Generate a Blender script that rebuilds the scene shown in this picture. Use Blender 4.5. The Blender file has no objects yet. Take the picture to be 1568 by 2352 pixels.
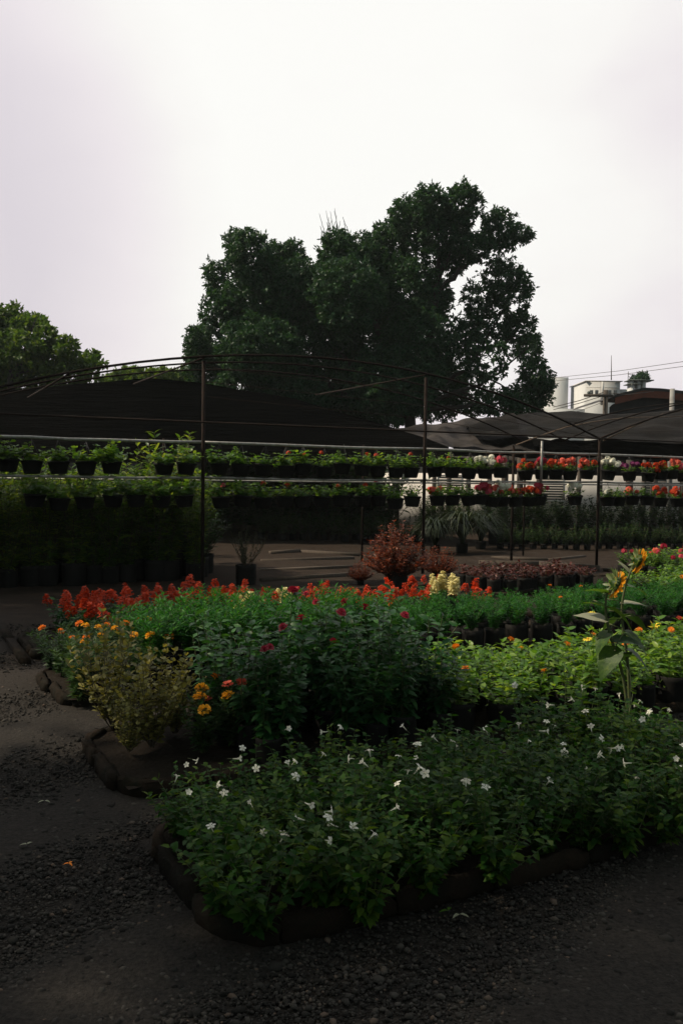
import bpy, math, random
import numpy as np
from mathutils import Matrix, Vector, Euler
R = math.radians
sc = bpy.context.scene
COL = sc.collection
rng = np.random.default_rng(7)

# ------------------------------------------------------------------ camera
H, F = 1.5, 2000.0
PITCH, ROLL = R(2.38), R(0.8)
_f = Vector((0, math.cos(PITCH), -math.sin(PITCH)))
_u0 = Vector((0, math.sin(PITCH), math.cos(PITCH)))
_r0 = Vector((1, 0, 0))
_u = _u0 * math.cos(ROLL) - _r0 * math.sin(ROLL)
_r = _r0 * math.cos(ROLL) + _u0 * math.sin(ROLL)
cam = bpy.data.cameras.new('camera')
cam_o = bpy.data.objects.new('camera', cam); COL.objects.link(cam_o)
m = Matrix.Identity(4)
for i in range(3):
    m[i][0] = _r[i]; m[i][1] = _u[i]; m[i][2] = -_f[i]
m.translation = (0, 0, H)
cam_o.matrix_world = m
cam.sensor_fit = 'VERTICAL'; cam.sensor_height = 36; cam.lens = 36 * F / 2352
cam.clip_end = 3000; cam.clip_start = 0.05
sc.camera = cam_o

def P(px, py, d):
    """world point seen at survey pixel (px,py) of the 1568x2352 plate, d metres ahead"""
    v = _f + _r * ((px - 784) / F) - _u * ((py - 1176) / F)
    s = d / v.y
    return np.array((v.x * s, d, H + v.z * s))
def X(px, d): return (px - 784) / F * d

TH = R(27.9)                       # the beds and the rail all run along E
E = np.array((math.cos(TH), math.sin(TH), 0)); N = np.array((-math.sin(TH), math.cos(TH), 0))

Z = np.array((0, 0, 1.))
# ------------------------------------------------------------------ mesh builder
class MB:
    def __init__(s): s.v = []; s.f = []; s.n = 0
    def add(s, v, faces, mat=0):
        v = np.asarray(v, float).reshape(-1, 3)
        for fa in faces:
            fa = np.asarray(fa, int)
            if fa.size: s.f.append((fa + s.n, mat))
        s.v.append(v); s.n += len(v)
    def mesh(s, name, mats, smooth=False):
        me = bpy.data.meshes.new(name)
        v = np.concatenate(s.v)
        lv = np.concatenate([f.ravel() for f, _ in s.f])
        cnt = np.concatenate([np.full(len(f), f.shape[1]) for f, _ in s.f])
        mi = np.concatenate([np.full(len(f), m_) for f, m_ in s.f])
        st = np.concatenate(([0], np.cumsum(cnt)[:-1]))
        me.vertices.add(len(v)); me.vertices.foreach_set('co', v.ravel().astype(np.float32))
        me.loops.add(len(lv)); me.loops.foreach_set('vertex_index', lv.astype(np.int32))
        me.polygons.add(len(cnt)); me.polygons.foreach_set('loop_start', st.astype(np.int32))
        me.polygons.foreach_set('material_index', mi.astype(np.int32))
        if smooth: me.polygons.foreach_set('use_smooth', np.ones(len(cnt), bool))
        for m_ in (mats if isinstance(mats, (list, tuple)) else [mats]): me.materials.append(m_)
        me.update(calc_edges=True); me.validate()
        return me
    # ---- shapes
    def box(s, c, size, rot=None, mat=0, jit=0):
        h = np.array(size) / 2
        v = np.array([(x, y, z) for x in (-1, 1) for y in (-1, 1) for z in (-1, 1)]) * h
        if jit: v = v + rng.normal(0, jit, v.shape)
        if rot is not None: v = v @ np.asarray(rot).T
        q = [(0, 1, 3, 2), (4, 6, 7, 5), (0, 4, 5, 1), (2, 3, 7, 6), (0, 2, 6, 4), (1, 5, 7, 3)]
        s.add(v + np.array(c), [q], mat)
    def tube(s, pts, rad, sides=6, mat=0, cap=True):
        pts = np.asarray(pts, float); n = len(pts)
        rad = np.full(n, rad) if np.isscalar(rad) else np.asarray(rad, float)
        t = np.gradient(pts, axis=0); t /= np.linalg.norm(t, axis=1)[:, None] + 1e-9
        ref = np.array((0, 0, 1.)) if abs(t[0][2]) < .9 else np.array((1., 0, 0))
        a = np.cross(t, ref); a /= np.linalg.norm(a, axis=1)[:, None] + 1e-9
        b = np.cross(t, a)
        an = np.arange(sides) * 2 * math.pi / sides
        ring = pts[:, None] + rad[:, None, None] * (np.cos(an)[None, :, None] * a[:, None] + np.sin(an)[None, :, None] * b[:, None])
        i = np.arange(n - 1)[:, None] * sides; j = np.arange(sides)[None]; k = (j + 1) % sides
        q = np.stack([i + j, i + k, i + sides + k, i + sides + j], -1).reshape(-1, 4)
        fs = [q]
        if cap and sides > 2: fs += [np.arange(sides)[None, ::-1], (np.arange(sides) + (n - 1) * sides)[None]]
        s.add(ring.reshape(-1, 3), fs, mat)
    def lathe(s, prof, c=(0, 0, 0), sides=14, mat=0):
        prof = np.asarray(prof, float); n = len(prof)
        an = np.arange(sides) * 2 * math.pi / sides
        v = np.stack([prof[:, 0, None] * np.cos(an), prof[:, 0, None] * np.sin(an), np.repeat(prof[:, 1, None], sides, 1)], -1).reshape(-1, 3)
        i = np.arange(n - 1)[:, None] * sides; j = np.arange(sides)[None]; k = (j + 1) % sides
        q = np.stack([i + j, i + k, i + sides + k, i + sides + j], -1).reshape(-1, 4)
        s.add(v + np.array(c), [q], mat)
    def leaves(s, p, d, nrm, L, W, droop=.25, fold=.25, mat=0, wide=.4):
        """p,d,nrm: (n,3); L,W: (n,). Curved, folded blades of 8 vertices."""
        p, d, nrm = map(lambda a: np.asarray(a, float), (p, d, nrm))
        n = len(p)
        if n == 0: return
        L = np.broadcast_to(L, (n,)).astype(float)[:, None]; W = np.broadcast_to(W, (n,)).astype(float)[:, None]
        d = d / (np.linalg.norm(d, axis=1)[:, None] + 1e-9)
        sd = np.cross(d, nrm); sd /= np.linalg.norm(sd, axis=1)[:, None] + 1e-9
        up = np.cross(sd, d)
        def c(t): return p + d * L * t - up * L * droop * t * t
        t1, t2 = wide * .75, wide * .75 + .38
        c1, c2 = c(t1), c(t2)
        w1, w2 = W * .5, W * .38
        v = np.stack([p, c1 - sd * w1 + up * w1 * fold, c1, c1 + sd * w1 + up * w1 * fold,
                      c2 - sd * w2 + up * w2 * fold, c2, c2 + sd * w2 + up * w2 * fold, c(1.0)], 1).reshape(-1, 3)
        o = (np.arange(n) * 8)[:, None]
        tri = np.concatenate([o + np.array(t) for t in ((0, 2, 1), (0, 3, 2), (4, 5, 7), (5, 6, 7))])
        qd = np.concatenate([o + np.array(t) for t in ((1, 2, 5, 4), (2, 3, 6, 5))])
        s.add(v, [tri, qd], mat)
    def diamonds(s, p, d, nrm, L, W, mat=0):
        n = len(p); L = np.broadcast_to(L, (n,))[:, None]; W = np.broadcast_to(W, (n,))[:, None]
        d = d / (np.linalg.norm(d, axis=1)[:, None] + 1e-9)
        sd = np.cross(d, nrm); sd /= np.linalg.norm(sd, axis=1)[:, None] + 1e-9
        up = np.cross(sd, d)
        v = np.stack([p, p + d * L * .45 - sd * W * .5 + up * W * .15, p + d * L * .45 + sd * W * .5 + up * W * .15, p + d * L - up * L * .15], 1).reshape(-1, 3)
        o = (np.arange(n) * 4)[:, None]
        s.add(v, [np.concatenate([o + np.array((0, 2, 1)), o + np.array((1, 2, 3))])], mat)

def rdir(n, zlo=-1., zhi=1.):
    z = rng.uniform(zlo, zhi, n); a = rng.uniform(0, 2 * math.pi, n); q = np.sqrt(np.maximum(0, 1 - z * z))
    return np.stack([q * np.cos(a), q * np.sin(a), z], 1)
def rotz(a):
    c, s_ = math.cos(a), math.sin(a)
    return np.array(((c, -s_, 0), (s_, c, 0), (0, 0, 1)))

# ------------------------------------------------------------------ materials
def newmat(name):
    mt = bpy.data.materials.new(name); mt.use_nodes = True
    nt = mt.node_tree; b = nt.nodes['Principled BSDF']
    return mt, nt, b
def ramp(nt, fac, stops):
    r_ = nt.nodes.new('ShaderNodeValToRGB'); el = r_.color_ramp.elements
    while len(el) < len(stops): el.new(.5)
    for e, (p_, c_) in zip(el, stops): e.position = p_; e.color = (*c_, 1)
    nt.links.new(fac, r_.inputs[0]); return r_.outputs[0]
def noise(nt, scale, detail=4, rough=.6, coord='Object', dims=None):
    tc = nt.nodes.new('ShaderNodeTexCoord'); n_ = nt.nodes.new('ShaderNodeTexNoise')
    n_.inputs['Scale'].default_value = scale; n_.inputs['Detail'].default_value = detail; n_.inputs['Roughness'].default_value = rough
    src = tc.outputs[coord]
    if dims:
        mp = nt.nodes.new('ShaderNodeMapping'); mp.inputs['Scale'].default_value = dims
        nt.links.new(src, mp.inputs[0]); src = mp.outputs[0]
    nt.links.new(src, n_.inputs['Vector']); return n_.outputs['Fac']
def bump(nt, b, h, dist=.01, strength=.6):
    bp = nt.nodes.new('ShaderNodeBump'); bp.inputs['Distance'].default_value = dist; bp.inputs['Strength'].default_value = strength
    nt.links.new(h, bp.inputs['Height']); nt.links.new(bp.outputs[0], b.inputs['Normal'])
def leafmat(name, dark, mid, light, trans=.35, rough=.42, spec=.28, tcol=None):
    mt, nt, b = newmat(name)
    g = nt.nodes.new('ShaderNodeNewGeometry'); oi = nt.nodes.new('ShaderNodeObjectInfo')
    mx = nt.nodes.new('ShaderNodeMath'); mx.operation = 'MULTIPLY_ADD'; mx.inputs[1].default_value = .72
    sc_ = nt.nodes.new('ShaderNodeMath'); sc_.operation = 'MULTIPLY'; sc_.inputs[1].default_value = .28
    nt.links.new(oi.outputs['Random'], sc_.inputs[0])
    nt.links.new(g.outputs['Random Per Island'], mx.inputs[0]); nt.links.new(sc_.outputs[0], mx.inputs[2])
    c = ramp(nt, mx.outputs[0], [(0, dark), (.55, mid), (1, light)])
    nt.links.new(c, b.inputs['Base Color']); b.inputs['Roughness'].default_value = rough
    b.inputs['Specular IOR Level'].default_value = spec
    if trans > 0:
        tr = nt.nodes.new('ShaderNodeBsdfTranslucent'); mixs = nt.nodes.new('ShaderNodeMixShader'); mixs.inputs[0].default_value = trans
        tm = nt.nodes.new('ShaderNodeMix'); tm.data_type = 'RGBA'; tm.blend_type = 'MULTIPLY'; tm.inputs[0].default_value = 1
        nt.links.new(c, tm.inputs[6]); tm.inputs[7].default_value = (*(tcol or (1.9, 1.7, .6)), 1)
        nt.links.new(tm.outputs[2], tr.inputs['Color'])
        nt.links.new(b.outputs[0], mixs.inputs[1]); nt.links.new(tr.outputs[0], mixs.inputs[2])
        nt.links.new(mixs.outputs[0], nt.nodes['Material Output'].inputs[0])
    return mt
def plain(name, c1, c2=None, scale=20, rough=.7, metal=0, bd=0, spec=.5, dims=None):
    mt, nt, b = newmat(name)
    f = noise(nt, scale, dims=dims)
    nt.links.new(ramp(nt, f, [(.3, c1), (.7, c2 or tuple(.7 * x for x in c1))]), b.inputs['Base Color'])
    b.inputs['Roughness'].default_value = rough; b.inputs['Metallic'].default_value = metal
    b.inputs['Specular IOR Level'].default_value = spec
    if bd: bump(nt, b, f, bd)
    return mt
M = {}
M['bedleaf'] = leafmat('bedding_leaf', (.006, .030, .006), (.022, .075, .010), (.10, .15, .018), .38, .5, .1)
M['zinleaf'] = leafmat('zinnia_leaf', (.006, .032, .012), (.018, .075, .02), (.05, .14, .032), .32, .42, .2)
M['litleaf'] = leafmat('sunlit_zinnia_leaf', (.025, .085, .012), (.085, .19, .022), (.22, .32, .055), .42, .4)  # sunlight on the right-hand row is put into these brighter greens
M['fernleaf'] = leafmat('feathery_leaf', (.008, .055, .012), (.02, .11, .018), (.06, .19, .028), .35, .5, .15)
M['dullleaf'] = leafmat('dull_shrub_leaf', (.009, .028, .012), (.022, .056, .018), (.055, .10, .028), .3, .45, .12)
M['shrubleaf'] = leafmat('nursery_shrub_leaf', (.015, .05, .010), (.065, .13, .02), (.20, .26, .04), .45, .42)
M['varleaf'] = leafmat('variegated_leaf', (.05, .06, .02), (.18, .175, .05), (.42, .38, .13), .3, .5)
M['redleaf'] = leafmat('copper_red_leaf', (.045, .011, .007), (.15, .034, .014), (.31, .10, .035), .3, .45, tcol=(1.5, 1, .7))
M['darkredleaf'] = leafmat('dark_red_leaf', (.03, .009, .009), (.065, .020, .016), (.16, .05, .04), .25, .45, tcol=(1.4, 1, .8))
M['treeleaf'] = leafmat('tree_leaf', (.010, .034, .018), (.020, .060, .030), (.036, .095, .040), .25, .5, .2)
M['treeleaf2'] = leafmat('light_tree_leaf', (.022, .06, .014), (.06, .115, .022), (.14, .19, .035), .42, .5, .2)
M['potleaf'] = leafmat('geranium_leaf', (.025, .075, .012), (.075, .165, .025), (.17, .26, .045), .4, .45)
M['grassblade'] = leafmat('arching_blade', (.008, .016, .008), (.016, .028, .012), (.04, .05, .022), .25, .5)
M['sunleaf'] = leafmat('sunflower_leaf', (.03, .075, .015), (.055, .12, .02), (.10, .17, .03), .45, .45)
def mottled(name, c1, c2, c3):
    mt = leafmat(name, c1, c2, c3, .45, .45, .3); nt = mt.node_tree
    rp = [n for n in nt.nodes if n.type == 'VALTORGB'][0]; f = noise(nt, 26, 6, .7); nt.links.new(f, rp.inputs[0])
    rp.color_ramp.elements[0].position = .3; rp.color_ramp.elements[2].position = .72
    b = nt.nodes['Principled BSDF']; bump(nt, b, f, .006, .7); return mt
M['sunleaf'] = mottled('sunflower_leaf', (.015, .045, .01), (.05, .11, .018), (.13, .18, .03))
M['paleleaf'] = leafmat('pale_dry_leaf', (.20, .22, .14), (.28, .29, .20), (.38, .38, .28), .3, .5, tcol=(1.1, 1.05, .8))
M['bract'] = leafmat('bract', (.05, .09, .03), (.12, .17, .07), (.26, .30, .17), .3)
M['stem'] = plain('green_stem', (.05, .09, .025), (.07, .07, .025), 30, .6)
M['twig'] = plain('brown_twig', (.06, .045, .03), (.10, .08, .05), 30, .8)
def petal(name, c, c2=None, t=.35): return leafmat(name, tuple(.75 * x for x in c), c, c2 or tuple(min(1, 1.15 * x) for x in c), t, .6, .2, (1.1, 1.05, 1))
M['white'] = petal('white_petal', (.80, .80, .70))
M['cream'] = petal('cream_petal', (.72, .66, .33))
M['red'] = petal('scarlet_petal', (.58, .068, .020))
M['coral'] = petal('coral_petal', (.75, .15, .10))
M['pink'] = petal('pink_petal', (.62, .07, .12))
M['crimson'] = petal('crimson_petal', (.38, .02, .05))
M['purple'] = petal('purple_petal', (.20, .03, .12))
M['orange'] = petal('orange_petal', (.80, .24, .02))
M['gold'] = petal('golden_petal', (.80, .42, .03))
M['sunpetal'] = petal('sunflower_petal', (.85, .40, .02), t=.6)
M['yellow'] = petal('yellow_petal', (.80, .62, .06))
M['darkdisc'] = plain('seed_disc', (.035, .02, .01), (.015, .01, .006), 120, .9, bd=.004)
M['blackpot'] = plain('black_plastic_pot', (.006, .006, .006), (.009, .009, .009), 12, .75, spec=.12)
M['bag'] = plain('black_grow_bag', (.006, .006, .006), (.011, .010, .009), 25, .75, bd=.004, spec=.15)
M['soil'] = plain('dark_potting_soil', (.010, .008, .006), (.020, .015, .011), 40, .95, bd=.02, spec=.1)
M['wire'] = plain('hanger_wire', (.10, .10, .10), None, 10, .5, .6)
M['galv'] = plain('weathered_galvanised_pipe', (.36, .36, .35), (.19, .17, .15), 18, .5, .25, dims=(1, 1, 1))
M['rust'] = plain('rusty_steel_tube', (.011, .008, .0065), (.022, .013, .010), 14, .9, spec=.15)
M['tan'] = plain('sunlit_rusty_tube', (.17, .12, .085), (.10, .065, .045), 10, .8)  # same rusty tube, with sunlight put into a paler colour
M['bark'] = plain('tree_bark', (.022, .018, .015), (.045, .038, .031), 6, .95, bd=.04)
M['timber'] = plain('old_timber', (.045, .034, .026), (.075, .056, .042), 9, .9, bd=.01, dims=(1, 8, 1))
def brickmat():
    mt, nt, b = newmat('mossy_terracotta_kerb')
    g = nt.nodes.new('ShaderNodeNewGeometry'); f = noise(nt, 9, 8, .7)
    base = ramp(nt, g.outputs['Random Per Island'], [(0, (.012, .009, .007)), (.5, (.020, .014, .010)), (1, (.036, .024, .017))])
    dirt = ramp(nt, f, [(.42, (0, 0, 0)), (.66, (1, 1, 1))])
    mx = nt.nodes.new('ShaderNodeMix'); mx.data_type = 'RGBA'
    nt.links.new(dirt, mx.inputs[0]); nt.links.new(base, mx.inputs[6]); mx.inputs[7].default_value = (.010, .011, .008, 1)
    nt.links.new(mx.outputs[2], b.inputs['Base Color']); b.inputs['Roughness'].default_value = .95; b.inputs['Specular IOR Level'].default_value = .08
    bump(nt, b, f, .03, 1.0); return mt
M['brick'] = brickmat()
def gravelground():
    mt, nt, b = newmat('gravelly_ground')
    big = noise(nt, .55, 5, .6); small = noise(nt, 60, 3, .7); mid = noise(nt, 6, 5, .65)
    a = ramp(nt, small, [(.3, (.014, .0125, .0115)), (.7, (.036, .032, .028))])
    br = ramp(nt, mid, [(.3, (.018, .013, .010)), (.75, (.038, .027, .020))])
    # gravel near the beds gives way to bare brown soil at the back of the yard
    tc = nt.nodes.new('ShaderNodeTexCoord'); sx = nt.nodes.new('ShaderNodeSeparateXYZ'); nt.links.new(tc.outputs['Object'], sx.inputs[0])
    mr = nt.nodes.new('ShaderNodeMapRange'); mr.inputs[1].default_value = 5.5; mr.inputs[2].default_value = 9.5
    nt.links.new(sx.outputs[1], mr.inputs[0])
    ad = nt.nodes.new('ShaderNodeMath'); ad.operation = 'MULTIPLY_ADD'; ad.inputs[1].default_value = .5; ad.inputs[2].default_value = -.25
    nt.links.new(big, ad.inputs[0]); a2 = nt.nodes.new('ShaderNodeMath'); a2.use_clamp = True
    nt.links.new(ad.outputs[0], a2.inputs[0]); nt.links.new(mr.outputs[0], a2.inputs[1])
    mx = nt.nodes.new('ShaderNodeMix'); mx.data_type = 'RGBA'
    nt.links.new(a2.outputs[0], mx.inputs[0]); nt.links.new(a, mx.inputs[6]); nt.links.new(br, mx.inputs[7])
    nt.links.new(mx.outputs[2], b.inputs['Base Color']); b.inputs['Roughness'].default_value = .95
    b.inputs['Specular IOR Level'].default_value = .1
    bump(nt, b, small, .012, .8); return mt
M['ground'] = gravelground()
def stonemat():
    mt, nt, b = newmat('gravel_stone')
    g = nt.nodes.new('ShaderNodeNewGeometry')
    c = ramp(nt, g.outputs['Random Per Island'], [(0, (.013, .012, .011)), (.6, (.030, .028, .0255)), (.95, (.058, .053, .047)), (1, (.10, .072, .055))])
    nt.links.new(c, b.inputs['Base Color']); b.inputs['Roughness'].default_value = .95; b.inputs['Specular IOR Level'].default_value = .12
    return mt
M['stone'] = stonemat()
def netmat(name, c1, c2, holes, scale=(3, 3, 3)):
    mt, nt, b = newmat(name)
    f = noise(nt, 1.2, 5, .6, dims=scale)
    nt.links.new(ramp(nt, f, [(.3, c1), (.7, c2)]), b.inputs['Base Color'])
    b.inputs['Roughness'].default_value = .9; b.inputs['Specular IOR Level'].default_value = .1
    bump(nt, b, noise(nt, 2.2, 6, .7, dims=tuple(1.5 * x for x in scale)), .12, 1.0)
    w = nt.nodes.new('ShaderNodeTexWave'); w.wave_type = 'BANDS'; w.bands_direction = 'Z'; w.inputs['Scale'].default_value = 40
    tc = nt.nodes.new('ShaderNodeTexCoord'); nt.links.new(tc.outputs['Object'], w.inputs['Vector'])
    th = nt.nodes.new('ShaderNodeMath'); th.operation = 'MULTIPLY'; th.inputs[1].default_value = holes
    nt.links.new(w.outputs['Fac'], th.inputs[0])
    tr = nt.nodes.new('ShaderNodeBsdfTransparent'); ms = nt.nodes.new('ShaderNodeMixShader')
    nt.links.new(th.outputs[0], ms.inputs[0]); nt.links.new(b.outputs[0], ms.inputs[1]); nt.links.new(tr.outputs[0], ms.inputs[2])
    nt.links.new(ms.outputs[0], nt.nodes['Material Output'].inputs[0])
    return mt
M['net'] = netmat('black_shade_net', (.003, .003, .003), (.013, .011, .010), .02, (.25, .4, 5))
M['greynet'] = netmat('faded_grey_shade_net', (.004, .0035, .0035), (.055, .048, .045), .02, (.25, .8, 1.6))
M['wall'] = plain('white_render', (.74, .71, .68), (.60, .57, .55), 2.5, .9)
M['farwall'] = plain('pale_concrete', (.58, .59, .60), (.42, .43, .44), .5, .9, dims=(1, 1, .3))
M['fartrim'] = plain('pale_trim', (.72, .70, .68), (.6, .58, .56), 1, .9)
M['glass'] = plain('dark_louvre', (.16, .16, .16), (.24, .23, .22), 5, .4)
M['darkroof'] = plain('dark_roofing', (.018, .017, .018), (.035, .03, .03), 5, .8)
M['fascia'] = plain('red_brown_fascia', (.16, .045, .025), (.10, .035, .022), 6, .8)
M['pole'] = plain('dark_utility_pole', (.05, .04, .035), (.09, .075, .065), 8, .9)
M['palepost'] = plain('pale_concrete_post', (.30, .30, .29), (.2, .19, .19), 8, .9)
M['tank'] = plain('grey_green_tank', (.07, .09, .085), (.12, .14, .13), 6, .7)

# ------------------------------------------------------------------ objects
def link(o): COL.objects.link(o); return o
def tag(o, label, cat, group=None, kind=None):
    if label: o['label'] = label
    if cat: o['category'] = cat
    if group: o['group'] = group
    if kind: o['kind'] = kind
    return o
def empty(name, loc=(0, 0, 0), rz=0, s=1.0):
    o = bpy.data.objects.new(name, None); o.location = loc; o.rotation_euler = (0, 0, rz); o.scale = (s, s, s)
    o.empty_display_size = .1
    return link(o)
def part(name, me, parent, loc=(0, 0, 0), rot=(0, 0, 0), s=1.0):
    o = bpy.data.objects.new(name, me); o.parent = parent; o.location = loc; o.rotation_euler = rot; o.scale = (s, s, s)
    return link(o)
def thing(name, me, label, cat, group=None, kind=None, loc=(0, 0, 0)):
    o = bpy.data.objects.new(name, me); o.location = loc; link(o)
    return tag(o, label, cat, group, kind)
def struct(name, me, kind='structure'):
    o = bpy.data.objects.new(name, me); o['kind'] = kind; return link(o)

# ------------------------------------------------------------------ plants: prototype makers
def stems_leaves(h, r, nst, per, L, W, start=.2, up=.25, droop=.3, fold=.25, leafm='bedleaf', stemm='stem', pair=2, srad=.0025, wide=.4,
                 arch=1.5, lnoise=.25, topscale=.75, base_r=.02, flat=.25):
    st, lf, tips = MB(), MB(), []
    for _ in range(nst):
        a = rng.uniform(0, 2 * math.pi); q = math.sqrt(rng.uniform(0, 1)) * r
        hh = h * rng.uniform(.72, 1.05) * (1 - flat * (q / r) ** 2)
        b0 = np.array((math.cos(a), math.sin(a), 0)) * base_r * rng.uniform(0, 1)
        t = np.linspace(0, 1, 6)
        wob = rng.normal(0, .03 * h, 2)
        pts = np.stack([b0[0] + math.cos(a) * q * t ** arch + wob[0] * t * (1 - t) * 4, b0[1] + math.sin(a) * q * t ** arch + wob[1] * t * (1 - t) * 4, hh * t], 1)
        st.tube(pts, np.linspace(srad, srad * .5, 6), 3, cap=False)
        tips.append((pts[-1], pts[-1] - pts[-2]))
        tt = np.repeat(np.linspace(start, 1, per) + rng.uniform(-.02, .02, per), pair).clip(0, 1)
        n = len(tt)
        pos = np.stack([np.interp(tt, t, pts[:, k]) for k in range(3)], 1)
        ang = np.repeat(np.arange(per) * 2.4 + rng.uniform(0, 6), pair) + np.tile(np.arange(pair) * 2 * math.pi / pair, per) + rng.normal(0, .35, n)
        d = np.stack([np.cos(ang), np.sin(ang), up + .5 * tt ** 3 + rng.normal(0, .22, n)], 1)
        nr = np.array((0, 0, 1.)) + rng.normal(0, .35, (n, 3))
        sz = (1 - (1 - topscale) * tt ** 2) * rng.uniform(1 - lnoise, 1 + lnoise, n)
        lf.leaves(pos, d, nr, L * sz, W * sz, droop, fold, wide=wide)
    return st.mesh('stems', M[stemm]), lf.mesh('foliage', M[leafm]), tips

def fl_trumpet(mat, open_=.18):
    b = MB(); an = np.arange(5) * 2 * math.pi / 5 + .3
    d = np.stack([np.cos(an), np.sin(an), np.full(5, open_) + rng.normal(0, .15, 5)], 1)
    b.leaves(np.zeros((5, 3)) + d * .003, d, np.array([(0, 0, 1.)] * 5), .019, .015, .35, .12, wide=.62)
    b.tube([(0, 0, 0.001), (0, 0, -.01), (.002, 0, -.03)], [.006, .003, .002], 5); b.tube([(.002, 0, -.028), (.004, .002, -.06)], .0015, 4, 1)
    return b.mesh('flower', [mat, M['stem']])
def fl_disc(mat, r=.026, n=14, layers=2, cup=.2, c=None):
    b = MB()
    for k in range(layers):
        an = np.arange(n) * 2 * math.pi / n + k * .2
        d = np.stack([np.cos(an), np.sin(an), np.full(n, cup + .45 * k)], 1)
        b.leaves(d * .004 + np.array((0, 0, .004 * k)), d, np.array([(0, 0, 1.)] * n) + rng.normal(0, .1, (n, 3)), r * (1 - .22 * k), r * .42, .2, .15, wide=.6)
    b.lathe([(.0001, .006 + .004 * layers), (r * .25, .004 + .003 * layers), (r * .22, -.006), (.003, -.012)], sides=7, mat=1)
    return b.mesh('flower', [mat, c or mat])
def fl_pom(mat, r=.03, n=60, sq=.7):
    b = MB(); d = rdir(n, -.1, 1.)
    p = d * r * .55 * np.array((1, 1, sq))
    b.leaves(p, d + rng.normal(0, .2, d.shape), np.array([(0, 0, 1.)] * n) + rng.normal(0, .4, (n, 3)), r * .6, r * .42, .15, .2, wide=.6)
    return b.mesh('flower', mat)
def fl_spike(mat, h=.13, r=.028, n=60):
    b = MB(); t = rng.uniform(0, 1, n); a = rng.uniform(0, 6.28, n)
    pr = r * (1 - .75 * t ** 1.5) * .3
    p = np.stack([np.cos(a) * pr, np.sin(a) * pr, t * h], 1)
    d = np.stack([np.cos(a), np.sin(a), rng.uniform(-.1, .8, n)], 1)
    b.leaves(p, d, np.array([(0, 0, 1.)] * n) + rng.normal(0, .3, (n, 3)), r * (1.15 - .7 * t), r * .5, .3, .3, wide=.55)
    b.tube([(0, 0, -.02), (0, 0, h)], [.003, .001], 4)
    return b.mesh('flower_spike', mat)
def fl_cluster(mat, r=.04, n=9, fr=.02):
    """a head of several open blooms (petunia, geranium)"""
    b = MB()
    for dd in rdir(n, -.2, 1.):
        c = dd * r * rng.uniform(.6, 1); t1 = np.cross(dd, (.3, .2, 1.)); t1 /= np.linalg.norm(t1); t2 = np.cross(dd, t1)
        an = np.arange(5) * 2 * math.pi / 5 + rng.uniform(0, 1)
        d = np.cos(an)[:, None] * t1 + np.sin(an)[:, None] * t2 + dd * .25
        b.leaves(np.repeat(c[None], 5, 0), d, np.repeat(dd[None], 5, 0), fr, fr * .9, .25, .1, wide=.6)
    return b.mesh('flower', mat)
FL = {}
FL['trumpet'] = [fl_trumpet(M['white'], o_) for o_ in (.1, .35, .8, 1.6)]
FL['marigold'] = [fl_pom(M['gold'], .026), fl_pom(M['orange'], .024)]
FL['zin_red'] = [fl_disc(M['crimson'], .028, 14, 3)]
FL['zin_or'] = [fl_disc(M['orange'], .026, 12, 2, c=M['gold'])]
FL['zin_ye'] = [fl_disc(M['gold'], .026, 12, 2)]
FL['zin_co'] = [fl_disc(M['coral'], .026, 12, 2)]
FL['yellow'] = [fl_disc(M['yellow'], .032, 11, 1, c=M['gold'])]
FL['sp_red'] = [fl_spike(M['red'], h, .042, 70) for h in (.10, .08, .13)]
FL['sp_cream'] = [fl_spike(M['cream'], .15, .046, 90), fl_spike(M['cream'], .12, .042, 80)]
for c in ('red', 'coral', 'pink', 'crimson', 'white', 'purple', 'orange'): FL['ger_' + c] = [fl_cluster(M[c], .045, 16, .026), fl_cluster(M[c], .035, 12, .026)]

def bagmesh(r, h):
    b = MB()
    b.lathe([(r * .92, 0), (r, h * .3), (r * .98, h * .8), (r * 1.03, h), (r * .97, h), (r * .93, h * .9), (.001, h * .88)], sides=11)
    me = b.mesh('grow_bag', [M['bag']], True); return me
BAG = bagmesh(.095, .17); TALLBAG = bagmesh(.12, .30); BIGBAG = bagmesh(.15, .28); MIDBAG = bagmesh(.12, .2)

class Proto:
    def __init__(s, st, lf, tips, z0=0): s.st, s.lf, s.tips, s.z0 = st, lf, tips, z0
def protos(n, **k): return [Proto(*stems_leaves(**k)) for _ in range(n)]
def put(name, pr, loc, label, cat, group=None, bag=None, bagh=0, flowers=None, nfl=0, s=1.0, rz=None, flift=.01, tilt=.35, fscale=1.0, fj=.12):
    rz = rng.uniform(0, 6.28) if rz is None else rz
    o = tag(empty(name, loc, rz, s), label, cat, group)
    if bag is not None: part('grow_bag', bag, o)
    part('stem', pr.st, o, (0, 0, bagh)); part('foliage', pr.lf, o, (0, 0, bagh))
    if nfl and flowers:
        order = sorted(range(len(pr.tips)), key=lambda i: -pr.tips[i][0][2] + rng.uniform(0, fj))
        for i in order[:nfl]:
            p, d = pr.tips[i]; me = flowers[rng.integers(len(flowers))]
            part('flower_spike' if me.name.startswith('flower_spike') else 'flower', me, o, (p[0], p[1], p[2] + bagh + flift),
                 (rng.normal(0, tilt), rng.normal(0, tilt), rng.uniform(0, 6)), fscale * rng.uniform(.85, 1.15))
    return o

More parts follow.
